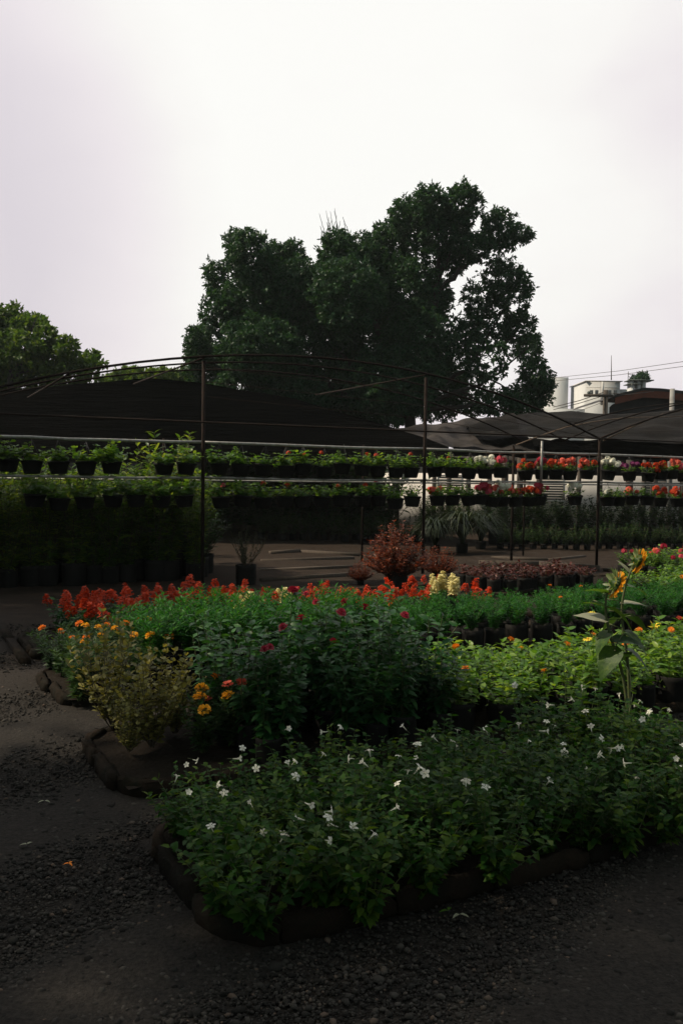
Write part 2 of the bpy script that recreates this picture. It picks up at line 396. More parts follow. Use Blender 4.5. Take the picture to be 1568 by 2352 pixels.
# ------------------------------------------------------------------ ground
def ground():
    b = MB(); xs = np.concatenate((np.linspace(-900, -12, 8), np.linspace(-11.5, 14, 90), np.linspace(15, 900, 8)))
    ys = np.concatenate((np.linspace(-60, 0, 4), np.linspace(.5, 26, 100), np.linspace(27, 1500, 10)))
    gx, gy = np.meshgrid(xs, ys)
    gz = .012 * np.sin(gx * 1.7 + .6 * gy) * np.sin(gy * 1.3) + .008 * np.sin(gx * 4.1 - gy * 3.3)
    gz[(gy > 26) | (np.abs(gx) > 12)] = 0
    v = np.stack([gx, gy, gz], -1).reshape(-1, 3); nx = len(xs)
    i, j = np.meshgrid(np.arange(len(ys) - 1), np.arange(nx - 1), indexing='ij'); k = (i * nx + j).ravel()
    b.add(v, [np.stack([k, k + 1, k + nx + 1, k + nx], 1)])
    struct('ground', b.mesh('ground', M['ground'], True))
ground()
BEDS = []   # (near-left corner, length, width) for keeping stones out
def inbed(p):
    for A, Ln, W in BEDS:
        q = p[:, :2] - A[:2]; s_ = q @ E[:2]; t_ = q @ N[:2]
        yield (s_ > -.02) & (s_ < Ln) & (t_ > -.02) & (t_ < W)

def fallen(px, py, mat, name, label, L=.032):
    b = MB(); n = 2 if name == 'fallen_leaf' else 4
    a = rng.uniform(0, 6.28) + np.arange(n) * 2.1; d_ = np.stack([np.cos(a), np.sin(a), np.full(n, .25)], 1)
    b.leaves(np.zeros((n, 3)) + np.array((0, 0, .012)), d_, np.array([(0, 0, 1.)] * n), L, L * .45, .4, .3)
    yh = 1093 + (px - 784) * math.tan(ROLL); dd = H * F / (py - yh)
    thing(name, b.mesh(name, M[mat]), label, 'fallen leaf' if name == 'fallen_leaf' else 'fallen flower', loc=(X(px, dd), dd, .012))
fallen(1047, 2127, 'litleaf', 'fallen_leaf', 'small green leaf lying on gravel before the nearest bed')
fallen(1073, 2136, 'paleleaf', 'fallen_leaf', 'pale leaf lying on gravel beside the small green one')
fallen(102, 1862, 'paleleaf', 'fallen_leaf', 'pale dry leaf lying on the gravel at the left, farther one', .03)
fallen(62, 1967, 'paleleaf', 'fallen_leaf', 'pale scrap of leaf on the gravel at the left edge, nearer one', .03)
fallen(160, 2013, 'orange', 'fallen_flower', 'small orange petals dropped on the gravel at the left', .022)

# ------------------------------------------------------------------ raised beds
def kerb_sweep(b, loop, cum, hb, wd=.055):
    prof = np.array([(-.5, -.25), (-.5, .55), (-.40, .88), (-.15, 1.0), (.18, .99), (.42, .86), (.5, .5), (.5, -.25)]) * np.array((wd, hb))
    s_ = 0.
    while s_ < cum[-1] - .3:
        L = min(rng.uniform(.38, .5), cum[-1] - s_); q = np.linspace(s_ + .006, s_ + L - .006, int(L / .06) + 2)
        c = np.stack([np.interp(q, cum, loop[:, k]) for k in range(3)], 1); d = np.gradient(c, axis=0); d /= np.linalg.norm(d, axis=1)[:, None] + 1e-9
        sd = np.stack([-d[:, 1], d[:, 0], np.zeros(len(d))], 1); n = len(c); off = rng.normal(0, .006); lift = rng.normal(0, .006)
        jit = rng.normal(0, .006, (n, 8, 3)); end = np.ones(n); end[[0, -1]] = .86
        v = c[:, None] + sd[:, None] * (prof[None, :, :1] * end[:, None, None] + off) + Z * (prof[None, :, 1:] * end[:, None, None] + lift) + jit
        i = np.arange(n - 1)[:, None] * 8; jj = np.arange(8)[None]; k = (jj + 1) % 8
        b.add(v.reshape(-1, 3), [np.stack([i + jj, i + k, i + 8 + k, i + 8 + jj], -1).reshape(-1, 4), np.arange(8)[None, ::-1], (np.arange(8) + (n - 1) * 8)[None]])
        s_ += L
def raised_bed(A, Ln, W, label, hb=.07, left_round=.22, soilz=.05):
    A = np.array((A[0], A[1], 0.)); BEDS.append((A, Ln, W))
    o = tag(empty('raised_bed', A), label, 'flower bed')
    b = MB()
    # rounded left end, then both long sides: one course of bricks on edge
    loop = []
    nseg = 6; rr = left_round
    loop += [E * s_ for s_ in np.linspace(Ln, rr, int((Ln - rr) / .05))]
    loop += [E * rr + N * rr + rr * (-N * math.cos(t) - E * math.sin(t)) for t in np.linspace(0, math.pi / 2, nseg)]
    loop += [N * t for t in np.linspace(rr, W - rr, 8)]
    loop += [E * rr + N * (W - rr) + rr * (N * math.sin(t) - E * math.cos(t)) for t in np.linspace(0, math.pi / 2, nseg)]
    loop += [E * s_ + N * W for s_ in np.linspace(rr, Ln, int((Ln - rr) / .05))]
    loop = np.array(loop); seg = np.linalg.norm(np.diff(loop, axis=0), axis=1); cum = np.concatenate(([0], np.cumsum(seg)))
    kerb_sweep(b, loop, cum, hb)
    part('kerb', b.mesh('kerb', M['brick']), o)
    sb = MB(); nx, ny = int(Ln / .1), 10
    gs, gt = np.meshgrid(np.linspace(.03, Ln, nx), np.linspace(.03, W - .03, ny), indexing='ij')
    v = gs[..., None] * E + gt[..., None] * N; v[..., 2] = soilz + rng.normal(0, .008, gs.shape)
    i, j = np.meshgrid(np.arange(nx - 1), np.arange(ny - 1), indexing='ij'); k = (i * ny + j).ravel()
    sb.add(v.reshape(-1, 3), [np.stack([k, k + ny, k + ny + 1, k + 1], 1)])
    part('soil', sb.mesh('soil', M['soil'], True), o)
    return A
A1 = raised_bed((-.33, 2.66), 6.0, 1.0, 'nearest kerb edged bed, packed with white flowered plants')
A2 = raised_bed((-.97, 3.90), 7.5, 1.0, 'second kerb edged bed from the front, variegated bush at its rounded end')
A3 = raised_bed((-1.72, 5.42), 9.0, 1.05, 'third kerb edged bed from the front, orange marigolds at its rounded end')
A4 = raised_bed((-2.42, 6.85), 4.75, 1.0, 'kerb edged bed holding the scarlet salvia row')
A4b = raised_bed(A4 + E * 4.95, 6.5, 1.0, 'half empty kerb edged bed right of the scarlet salvias')
A5 = raised_bed(A4 + N * 1.5 + E * 4.2, 7.5, 1.0, 'kerb edged bed holding low dark red plants')

# ------------------------------------------------------------------ gravel stones (uncountable: one object)
def gravel():
    b = MB()
    phi = (1 + 5 ** .5) / 2
    ico = np.array([(-1, phi, 0), (1, phi, 0), (-1, -phi, 0), (1, -phi, 0), (0, -1, phi), (0, 1, phi), (0, -1, -phi), (0, 1, -phi), (phi, 0, -1), (phi, 0, 1), (-phi, 0, -1), (-phi, 0, 1)]) / 1.9
    fc = np.array([(0, 11, 5), (0, 5, 1), (0, 1, 7), (0, 7, 10), (0, 10, 11), (1, 5, 9), (5, 11, 4), (11, 10, 2), (10, 7, 6), (7, 1, 8), (3, 9, 4), (3, 4, 2), (3, 2, 6), (3, 6, 8), (3, 8, 9), (4, 9, 5), (2, 4, 11), (6, 2, 10), (8, 6, 7), (9, 8, 1)])
    n = 95000
    d = 1.9 * np.exp(rng.uniform(0, math.log(8.5 / 1.9), n)); x = rng.uniform(-.47, .47, n) * d
    p = np.stack([x, d, np.zeros(n)], 1)
    # clumpy
    keep = (np.sin(x * 3.1 + d * 1.3) + np.sin(x * 1.3 - d * 2.9 + 1) + rng.normal(0, .9, n)) > -1.8
    for mk in inbed(p): keep &= ~mk
    p = p[keep]; n = len(p)
    sz = .0038 * np.exp(rng.normal(0, .42, n)) * (1 + .05 * p[:, 1])
    sc3 = np.stack([rng.uniform(.8, 1.4, n), rng.uniform(.7, 1.2, n), rng.uniform(.45, .8, n)], 1) * sz[:, None]
    v = ico[None] * sc3[:, None] * (1 + rng.normal(0, .24, (n, 12, 1)))
    a = rng.uniform(0, 6.28, n); c_, s_ = np.cos(a)[:, None], np.sin(a)[:, None]
    v = np.stack([v[..., 0] * c_ - v[..., 1] * s_, v[..., 0] * s_ + v[..., 1] * c_, v[..., 2]], -1)
    p[:, 2] = .012 * np.sin(p[:, 0] * 1.7 + .6 * p[:, 1]) * np.sin(p[:, 1] * 1.3) + sz * .25
    v = v + p[:, None]
    f = (fc[None] + (np.arange(n) * 12)[:, None, None]).reshape(-1, 3)
    b.add(v.reshape(-1, 3), [f])
    o = struct('gravel', b.mesh('gravel', M['stone']), 'stuff')
    o['label'] = 'loose dark gravel strewn over the yard'
gravel()

# ------------------------------------------------------------------ bed 1: white flowers
def rowpts(A, s0, s1, t0, t1, ds, dt, jit=.04):
    out = []
    k = 0
    for s_ in np.arange(s0, s1, ds):
        for t_ in np.arange(t0, t1, dt):
            k += 1
            out.append(A + E * (s_ + rng.normal(0, jit)) + N * (t_ + rng.normal(0, jit)))
    return out
SZ = np.array((0, 0, .05))
pw = protos(7, h=.36, r=.20, nst=16, per=10, L=.046, W=.027, start=.05, up=.15, droop=.35, leafm='bedleaf', arch=1.1, flat=.35)
G = 'white flowered plants filling the nearest bed'
for p in rowpts(A1, .12, 5.3, -.02, .98, .19, .18):
    k = int(rng.choice([0, 1, 1, 1, 2, 2]))
    t_ = (p - A1) @ N; s_ = (p - A1) @ E
    low = min(1, max(0, (s_ - 2.35) / .5)) * min(1, max(0, (t_ - .15) / .4))
    if low > .8 and t_ > .72: continue
    put('white_flower_plant', pw[rng.integers(7)], p + SZ, 'leafy green plant with small white trumpet flowers packed in the nearest bed', 'flowering plant', G,
        flowers=FL['trumpet'], nfl=k, s=rng.uniform(.85, 1.12) * (1 - .42 * low) * (.8 + .30 * math.exp(-(((p - A1) @ E - 2.15) / .25) ** 2) if t_ > .5 else .95), flift=.015 if t_ < .65 else .045, tilt=.8, fscale=.92, fj=.12 if t_ > .5 else .45)
# ------------------------------------------------------------------ bed 2
pv = protos(3, h=.50, r=.20, nst=26, per=14, L=.036, W=.026, start=.12, up=.5, droop=.15, leafm='varleaf', stemm='twig', arch=.9, flat=.3)
for (px, d, sc_, lab) in ((262, 4.85, 1.3, 'tall yellow green variegated bush at the left end of the second bed'),
                          (350, 4.5, 1.12, 'broad rounded variegated bush nearest the rounded bed end'),
                          (300, 4.42, .72, 'short variegated bush low at the bed corner in front of the taller ones'),
                          (405, 4.75, .86, 'variegated bush beside the golden marigold, rightmost of the variegated ones')):
    put('variegated_bush', pv[rng.integers(3)], (X(px, d), d, .07), lab, 'bush', 'variegated bushes', s=sc_)
pm = protos(5, h=.34, r=.16, nst=13, per=11, L=.06, W=.016, start=.1, up=.3, droop=.2, pair=3, leafm='dullleaf')
put('marigold_plant', pm[0], (X(470, 4.42), 4.42, .07), 'dark plant with two large golden blooms right of the variegated bush', 'marigold', flowers=[FL['marigold'][0]], nfl=4, s=.95, fscale=1.35)
put('marigold_plant', pm[1], (X(540, 4.55), 4.55, .07), 'small plant with orange and coral blooms between variegated bush and dark leafy mass', 'marigold', flowers=FL['zin_or'] + FL['zin_co'], nfl=5, s=1.05)
pz = protos(6, h=.62, r=.2, nst=11, per=13, L=.088, W=.042, start=.0, up=.1, droop=.35, leafm='zinleaf', srad=.004, arch=1.2, flat=.2)
G = 'tall dark leafed zinnias'
for p in rowpts(A2, .72, 1.9, .12, 1.0, .22, .23):
    put('zinnia_plant', pz[rng.integers(6)], p + SZ, 'tall dark green broad leafed zinnia in the dense middle of the second bed', 'zinnia', G,
        bag=BAG, bagh=.10, flowers=FL['zin_red'], nfl=int(rng.random() < .35), s=rng.uniform(.80, 1.04) * (.88 if (p - A2) @ N < .3 else 1), flift=.03)
pl = protos(6, h=.26, r=.15, nst=9, per=7, L=.075, W=.036, start=.12, up=.25, droop=.3, leafm='litleaf', arch=1.0)
G = 'low bright leafed zinnias'
for p in rowpts(A2, 1.95, 6.6, .10, 1.0, .2, .2):
    fl = [FL['zin_or'], FL['zin_ye'], FL['zin_co'], FL['zin_or']][rng.integers(4)]
    put('zinnia_plant', pl[rng.integers(6)], p + SZ, 'low bright green zinnia in a black bag on the right of the second bed', 'zinnia', G,
        bag=BAG, bagh=.10, flowers=fl, nfl=int(rng.random() < .26), s=rng.uniform(.78, 1.05), flift=.025)
# ------------------------------------------------------------------ bed 3
pmar = protos(5, h=.40, r=.20, nst=16, per=12, L=.065, W=.014, start=.1, up=.3, droop=.2, pair=3, leafm='dullleaf')
G = 'orange marigolds at the left end of the third bed'
for p in rowpts(A3, .14, .66, .08, 1.0, .21, .22):
    put('marigold_plant', pmar[rng.integers(5)], p + SZ, 'dark leafed orange marigold beside the gravel at the left end of the third bed', 'marigold', G,
        flowers=FL['marigold'], nfl=int(rng.choice([0, 1, 1, 2, 2])), s=rng.uniform(.8, 1.0), fscale=1.2)
pf = protos(6, h=.36, r=.18, nst=16, per=12, L=.06, W=.014, start=.15, up=.45, droop=.2, pair=3, leafm='fernleaf')
G = 'feathery green plants of the third bed'
for p in rowpts(A3, .62, 7.8, .12, 1.0, .235, .225):
    s_ = (p - A3) @ E
    tall = s_ < 2.3
    fl = FL['zin_red'] if tall else [FL['marigold'][1]]
    put('feathery_plant', pf[rng.integers(6)], p + SZ + np.array((0, 0, .0)), 'feathery bright green plant crowded in the third bed', 'bedding plant', G,
        bag=BAG if tall else TALLBAG, bagh=.27 if not tall else .2, flowers=fl, nfl=int(rng.random() < (.22 if tall else .10)), s=rng.uniform(.85, 1.1) * (1.0 if tall else .70))
# ------------------------------------------------------------------ bed 4: salvia
ps = protos(5, h=.28, r=.12, nst=9, per=6, L=.065, W=.034, start=.15, up=.2, droop=.3, leafm='zinleaf')
G = 'scarlet salvias in the row behind the green beds'
CREAM = {}
for p in rowpts(A4, .36, 4.6, .12, .95, .23, .25):
    put('salvia_plant', ps[rng.integers(5)], p + SZ, 'salvia with scarlet flower spikes in the red row', 'salvia', G,
        flowers=FL['sp_red'], nfl=int(rng.integers(1, 5)), s=rng.uniform(.8, 1.12) * (1.08 if (p - A4) @ E < 2.2 else .88), tilt=.3)
for (px, d, sc_, lab) in ((1003, 8.75, 1.1, 'cream flowered salvia standing just behind scarlet spikes at the right end of the row'), (1022, 8.95, 1.15, 'tallest cream flowered salvia at the right end of the scarlet row'),
                          (1048, 8.75, 1.05, 'rightmost cream flowered salvia in the row'), (652, 7.85, .95, 'single cream flowered salvia among scarlet ones near the row middle'),
                          (577, 7.45, 1.0, 'cream flowered salvia among scarlet spikes, leftmost of the cream ones')):
    put('salvia_plant', ps[rng.integers(5)], (X(px, d), d, .07), lab, 'salvia', 'cream salvias', flowers=FL['sp_cream'], nfl=5, s=sc_, tilt=.1)
# ------------------------------------------------------------------ right rear beds
pd_ = protos(4, h=.18, r=.12, nst=9, per=6, L=.06, W=.035, start=.1, up=.3, droop=.25, leafm='darkredleaf')
G = 'low dark red plants'
for p in rowpts(A5, 1.65, 3.4, .15, .9, .2, .22):
    put('red_leaf_plant', pd_[rng.integers(4)], p + SZ, 'low dark red leafed plant in the rear bed', 'bedding plant', G, bag=BAG, bagh=.1, s=rng.uniform(.85, 1.15))
pp = protos(4, h=.24, r=.15, nst=10, per=7, L=.06, W=.035, start=.15, up=.2, droop=.3, leafm='potleaf')
G = 'pink flowered plants at the right rear'
for p in rowpts(A5, 4.7, 7.2, .15, .95, .24, .26):
    put('pink_flower_plant', pp[rng.integers(4)], p + SZ, 'pink flowered plant in the bed at the right rear', 'flowering plant', G, bag=BAG, bagh=.14,
        flowers=[FL['ger_pink'], FL['ger_coral'], FL['ger_crimson']][rng.integers(3)], nfl=int(rng.integers(0, 2)), s=rng.uniform(.9, 1.15))
G = 'low green plants right of the salvia row'
for p in rowpts(A4b, 2.2, 6.0, .15, .95, .25, .27):
    put('green_bedding_plant', pl[rng.integers(6)], p + SZ, 'low green bedding plant with few golden flowers behind the sunflowers', 'bedding plant', G, bag=BAG, bagh=.1,
        flowers=FL['zin_ye'] + FL['zin_co'], nfl=int(rng.random() < .3), s=rng.uniform(.85, 1.1))

# ------------------------------------------------------------------ red shrub in pot, its smaller neighbour
pr = protos(2, h=.72, r=.48, nst=110, per=16, L=.062, W=.028, start=.12, up=.25, droop=.3, leafm='redleaf', stemm='twig', srad=.004, arch=.75, flat=.72)
d = 11.2; put('red_shrub', pr[0], (X(912, d), d, 0), 'rounded copper red shrub in a dark bag behind the scarlet row', 'shrub', None, bag=BIGBAG, bagh=.2, s=1.0)
d = 12.2; put('red_shrub', pr[1], (X(1010, d), d, 0), 'smaller dark crimson shrub half hidden right of the copper red shrub', 'shrub', None, bag=BIGBAG, bagh=.2, s=.62)
d = 12.0; put('red_shrub', pr[1], (X(830, d), d, 0), 'little dark red shrub left of the copper red shrub', 'shrub', None, bag=MIDBAG, bagh=.12, s=.42)

# ------------------------------------------------------------------ sunflowers
def big_leaf(me_name, L, W, droop, mat, seg=7):
    """heart shaped blade along +x, drooping in -z, with petiole towards origin"""
    b = MB(); t = np.linspace(0, 1, seg + 1)
    w = W * np.array([.0, .78, 1.0, .95, .78, .52, .24, .0])[:seg + 1] * .5
    x = L * t; z = -droop * L * t ** 1.7
    v = []
    for i in range(seg + 1):
        for q in (-1, -.5, 0, .5, 1):
            v.append((x[i] - (abs(q) > .6) * .1 * L * (i < 3), q * w[i], z[i] + .16 * abs(q) * w[i] + .05 * w[i] * math.sin(i * 2.3 + q * 3)))
    q = [(i * 5 + j, i * 5 + j + 1, i * 5 + j + 6, i * 5 + j + 5) for i in range(seg) for j in range(4)]
    b.add(v, [q]); b.tube([(-.09, 0, .03), (-.04, 0, .02), (.01, 0, 0)], [.004, .003, .003], 5, 1)
    return b.mesh(me_name, [mat, M['stem']], True)
def sunflower(base, path, head_c, nrm, rad, lvs, label):
    o = tag(empty('sunflower', base), label, 'sunflower')
    base = np.array(base); path = np.array(path)
    # smooth the stem
    t = np.linspace(0, 1, len(path)); tt = np.linspace(0, 1, 26)
    pts = np.stack([np.interp(tt, t, path[:, k]) for k in range(3)], 1)
    for _ in range(3): pts[1:-1] = (pts[:-2] + 2 * pts[1:-1] + pts[2:]) / 4
    b = MB(); b.tube(pts - base, np.linspace(.011, .006, 26), 7); part('stem', b.mesh('stem', M['stem'], True), o)
    n = Vector(nrm).normalized(); qt = Vector((0, 0, 1)).rotation_difference(n)
    hd = bpy.data.objects.new('flower_head', None); hd.parent = o; hd.location = Vector(head_c) - Vector(base); hd.rotation_mode = 'QUATERNION'; hd.rotation_quaternion = qt; link(hd)
    k = rad / .09
    c = MB(); c.lathe([(.001, .012), (.03, .014), (.05, .008), (.052, -.002)], sides=16); c.lathe([(.052, -.002), (.04, -.018), (.02, -.026), (.008, -.045)], sides=16, mat=1)
    part('disc', c.mesh('disc', [M['darkdisc'], M['sunleaf']], True), hd, s=k)
    pb = MB()
    for lay in range(2):
        m_ = 22; an = np.arange(m_) * 2 * math.pi / m_ + lay * .14 + rng.normal(0, .05, m_)
        dd = np.stack([np.cos(an), np.sin(an), rng.normal(.05 + .22 * lay, .14, m_)], 1)
        pb.leaves(dd * np.array((.044, .044, .0)), dd, np.array([(0, 0, 1.)] * m_) + rng.normal(0, .2, (m_, 3)), rng.uniform(.042, .058, m_), .022, .12, .3, wide=.55)
    part('petals', pb.mesh('petals', M['sunpetal']), hd, s=k)
    gb = MB(); m_ = 34; an = rng.uniform(0, 6.28, m_); dd = np.stack([np.cos(an), np.sin(an), rng.uniform(-.6, .1, m_)], 1)
    gb.leaves(dd * np.array((.036, .036, .02)) + np.array((0, 0, -.008)), dd, np.array([(0, 0, -1.)] * m_), rng.uniform(.04, .07, m_), .022, -.3, .2, wide=.5)
    part('bracts', gb.mesh('bracts', M['bract']), hd, s=k)
    for (pos, L, W, droop, az, el, mt) in lvs:
        part('leaf', big_leaf('sunflower_leaf', L, W, droop, M[mt]), o, np.array(pos) - base, (rng.normal(0, .2), -el, az))
D = 5.1
sb = P(1440, 1690, D); sb[2] = 0
def S(px, py, dd=0.): return P(px, py, D + dd)
sunflower(sb, [sb, S(1438, 1600), S(1425, 1530), S(1402, 1470), S(1389, 1410), S(1390, 1368), S(1402, 1346)], S(1414, 1343), (.86, .05, -.42), .088,
          [(S(1412, 1488, -.03), .20, .15, .55, R(215), R(-35), 'sunleaf'),
           (S(1398, 1450), .15, .12, .6, R(200), R(-30), 'sunleaf'),
           (S(1391, 1425), .19, .13, .1, R(170), R(12), 'paleleaf'),
           (S(1390, 1395), .15, .12, .35, R(160), R(25), 'sunleaf'),
           (S(1392, 1362), .16, .11, .3, R(185), R(20), 'sunleaf'),
           (S(1397, 1395), .15, .12, .9, R(-10), R(-5), 'sunleaf'),
           (S(1405, 1470), .18, .14, .5, R(-15), R(15), 'dullleaf'),
           (S(1432, 1525), .15, .085, 1.0, R(-20), R(-35), 'paleleaf'),
           (S(1420, 1500), .17, .13, .5, R(60), R(0), 'dullleaf')],
          'nearer sunflower with drooping ragged head, large hanging leaf on its left')
sb2 = sb + np.array((.05, .10, 0))
sunflower(sb2, [sb2, S(1444, 1600, .1), S(1441, 1520, .1), S(1428, 1440, .1), S(1426, 1390, .1), S(1436, 1340, .1), S(1452, 1300, .1)], S(1466, 1288, .1), (.88, .05, -.30), .074,
          [(S(1440, 1330, .1), .14, .05, .2, R(175), R(40), 'sunleaf'),
           (S(1446, 1315, .1), .11, .035, .2, R(150), R(50), 'paleleaf'),
           (S(1438, 1345, .1), .15, .10, .5, R(10), R(0), 'sunleaf'),
           (S(1428, 1385, .1), .15, .10, .2, R(-5), R(5), 'paleleaf'),
           (S(1428, 1410, .1), .17, .11, .9, R(20), R(5), 'dullleaf'),
           (S(1432, 1450, .1), .15, .12, .9, R(-30), R(-5), 'sunleaf'),
           (S(1437, 1490, .1), .17, .13, .8, R(-20), R(-10), 'dullleaf'),
           (S(1428, 1420, .1), .15, .11, .7, R(120), R(0), 'dullleaf')],
          'taller farther sunflower holding its small head above the nearer one')
# small yellow daisies on their own thin plants by the sunflowers
py_ = protos(2, h=.62, r=.07, nst=3, per=6, L=.07, W=.03, start=.3, up=.4, droop=.3, leafm='litleaf')
put('yellow_daisy_plant', py_[0], (X(1379, 5.45), 5.45, .07), 'thin plant with pale yellow blooms on the left of the sunflower stems', 'daisy', None, flowers=FL['yellow'], nfl=2, s=.95)
put('yellow_daisy_plant', py_[1], (X(1492, 5.9), 5.9, .07), 'thin plant with pale yellow blooms on the right of the sunflower stems', 'daisy', None, flowers=FL['yellow'], nfl=3, s=1.0)

# ------------------------------------------------------------------ pot frame and rail line
P1 = np.array((-1.89, 11.87, 0)); STEP = np.array((3.16, 1.595, 0)); ER = STEP / np.linalg.norm(STEP); SL = np.linalg.norm(STEP)
NR = np.array((-ER[1], ER[0], 0))
def rail_at(px):
    """point of the rail line that stands at survey column px"""
    u = (px - 784) / F
    # P1 + ER*s with x = u*y
    s_ = (u * P1[1] - P1[0]) / (ER[0] - u * ER[1]); return P1 + ER * s_, s_
Z = np.array((0, 0, 1.))
def frame():
    o = tag(empty('pergola', P1), 'rusty steel arched pergola with pipe rails carrying the hanging pots', 'pergola')
    def tb(name, pts, rad, mat, sides=8):
        b = MB(); b.tube(np.array(pts) - P1, rad * (.8 if mat == 'rust' else 1), sides); return part(name, b.mesh(name, M[mat], True), o)
    tops = {-1: 2.2, 0: 3.03, 1: 3.03, 2: 2.2, 3: 3.0}
    for i, zt in tops.items():
        p = P1 + STEP * i; tb('post', [p, p + Z * zt], .032, 'rust')
    back = .055
    for zr, rr in ((1.935, .019), (1.45, .016)):
        for i in range(-1, 3):
            a = P1 + STEP * i + NR * back; e_ = P1 + STEP * (i + 1) + NR * back
            t = np.linspace(0, 1, 9)
            pts = a + (e_ - a) * t[:, None] + Z * (zr - .012 * 4 * t * (1 - t) + rng.normal(0, .003, 9))[:, None]
            tb('rail', pts, rr, 'galv')
    # second lower rail and tie behind
    for zr, kk, m_, rr in ((1.40, 1.1, 'galv', .014), (2.2, -.05, 'rust', .016)):
        tb('rail' if m_ == 'galv' else 'tie_beam', [P1 + STEP * (-1) + NR * kk + Z * zr, P1 + STEP * 2 + NR * kk + Z * (zr + .0), P1 + STEP * 3.2 + NR * kk + Z * zr], rr, m_)
    def archz(s_):   # s_ in post steps from P0(-1) to P3(2)
        t = (s_ + 1) / 3; return 2.2 + 1.0 * (4 * t * (1 - t))
    for kk in (0, .9, 2.0):
        for base in (0, 3):
            ss = np.linspace(-1, 2 if base == 0 else .6, 25)
            pts = np.array([P1 + STEP * (s_ + base) + NR * kk + Z * archz(s_) for s_ in ss])
            tb('arch', pts, .022 if kk == 0 else .018, 'rust', 6)
    for s_ in (-.5, 0, 1.0):
        p = P1 + STEP * s_ + Z * (archz(s_) - .02); tb('purlin', [p, p + NR * 4.0], .016, 'rust', 6)
    for s_ in (0, 1, 2):   # rear posts
        for kk in (2.0,):
            p = P1 + STEP * s_ + NR * kk; tb('post', [p, p + Z * 2.05], .024, 'rust')
    p = P(1173, 1300, 14.9); p[2] = 0; tb('post', [p, p + Z * 2.06], .028, 'rust')
    p = rail_at(1235)[0] - NR * .06; tb('hanger_post', [p + Z * 1.43, p + Z * 2.12], .02, 'galv')
    # lit secondary hoop on the right and slack wires over the bay
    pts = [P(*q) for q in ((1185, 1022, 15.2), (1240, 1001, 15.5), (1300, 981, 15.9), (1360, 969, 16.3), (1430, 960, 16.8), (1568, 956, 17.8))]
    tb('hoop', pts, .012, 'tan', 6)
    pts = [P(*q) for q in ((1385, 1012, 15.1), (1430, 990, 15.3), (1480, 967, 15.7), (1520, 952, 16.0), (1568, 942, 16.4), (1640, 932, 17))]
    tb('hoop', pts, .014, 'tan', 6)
    for zz in (2.95, 2.75, 2.55):
        a = P1 + Z * zz; e_ = P1 + STEP * 2 + Z * (zz - .55); mid = (a + e_) / 2 + Z * .12
        tb('wire', [a, mid, e_], .005, 'rust', 4)
frame()

# ------------------------------------------------------------------ hanging pots
def potmesh():
    b = MB(); b.lathe([(.001, 0), (.092, 0), (.10, .012), (.128, .135), (.138, .138), (.140, .162), (.130, .163), (.122, .145), (.001, .14)], sides=18)
    return b.mesh('pot', M['blackpot'], True)
POT = potmesh()
def hangmesh(L):
    b = MB(); top = np.array((0, 0, .163 + L))
    for a in (0.4, 2.5, 4.6): b.tube([(.13 * math.cos(a), .13 * math.sin(a), .155), top], .0022, 3)
    b.tube([top - Z * .005, top + Z * .012], .006, 4)
    return b.mesh('hanger', M['wire'])
HANG_U, HANG_L = hangmesh(.27), hangmesh(.23)
pg = protos(8, h=.21, r=.16, nst=13, per=5, L=.062, W=.062, start=.15, up=.1, droop=.35, leafm='potleaf', pair=2, wide=.6, flat=.5, base_r=.06)
ORD = ['first', 'second', 'third', 'fourth', 'fifth', 'sixth', 'seventh', 'eighth', 'ninth', 'tenth', 'eleventh', 'twelfth', 'thirteenth', 'fourteenth']
TXT = {None: 'green geranium without blooms', 'red': 'geranium with one scarlet bloom', 'RED': 'full scarlet flowers', 'white': 'large white blooms', 'pink': 'bright pink blooms', 'coral': 'coral blooms',
       'crimson': 'deep crimson blooms', 'orange': 'orange red blooms', 'purple': 'dusky purple blooms', 'pk1': 'geranium with one pink bloom', 'mix': 'pale mixed blooms'}
UP = [(20, None), (75, None), (137, None), (200, None), (258, None), (379, None), (428, None),
      (505, None), (554, None), (606, None), (659, 'red'), (697, 'red'), (745, 'red'), (787, None), (833, 'red'), (871, 'red'), (912, None), (946, 'red'),
      (1001, None), (1040, 'red'), (1078, None), (1116, 'white'), (1151, 'pink'), (1209, 'RED'), (1246, 'crimson'), (1278, 'RED'), (1312, 'orange'), (1350, 'coral'),
      (1398, 'white'), (1448, 'purple'), (1490, 'RED'), (1518, 'RED'), (1544, 'orange'), (1572, 'pink')]
LO = [(80, None), (137, None), (198, None), (262, None), (315, None), (373, None), (427, None),
      (511, 'pk1'), (558, None), (606, 'red'), (657, 'red'), (697, None), (740, None), (785, 'red'), (836, 'red'), (871, 'pk1'), (912, None), (950, None),
      (1008, 'coral'), (1043, None), (1081, None), (1106, 'pink'), (1132, 'coral'), (1156, 'white'), (1187, 'coral'), (1217, 'RED'), (1243, 'pink'), (1325, 'white'),
      (1398, 'mix'), (1424, None), (1456, 'orange'), (1489, None), (1520, 'RED'), (1560, 'RED')]
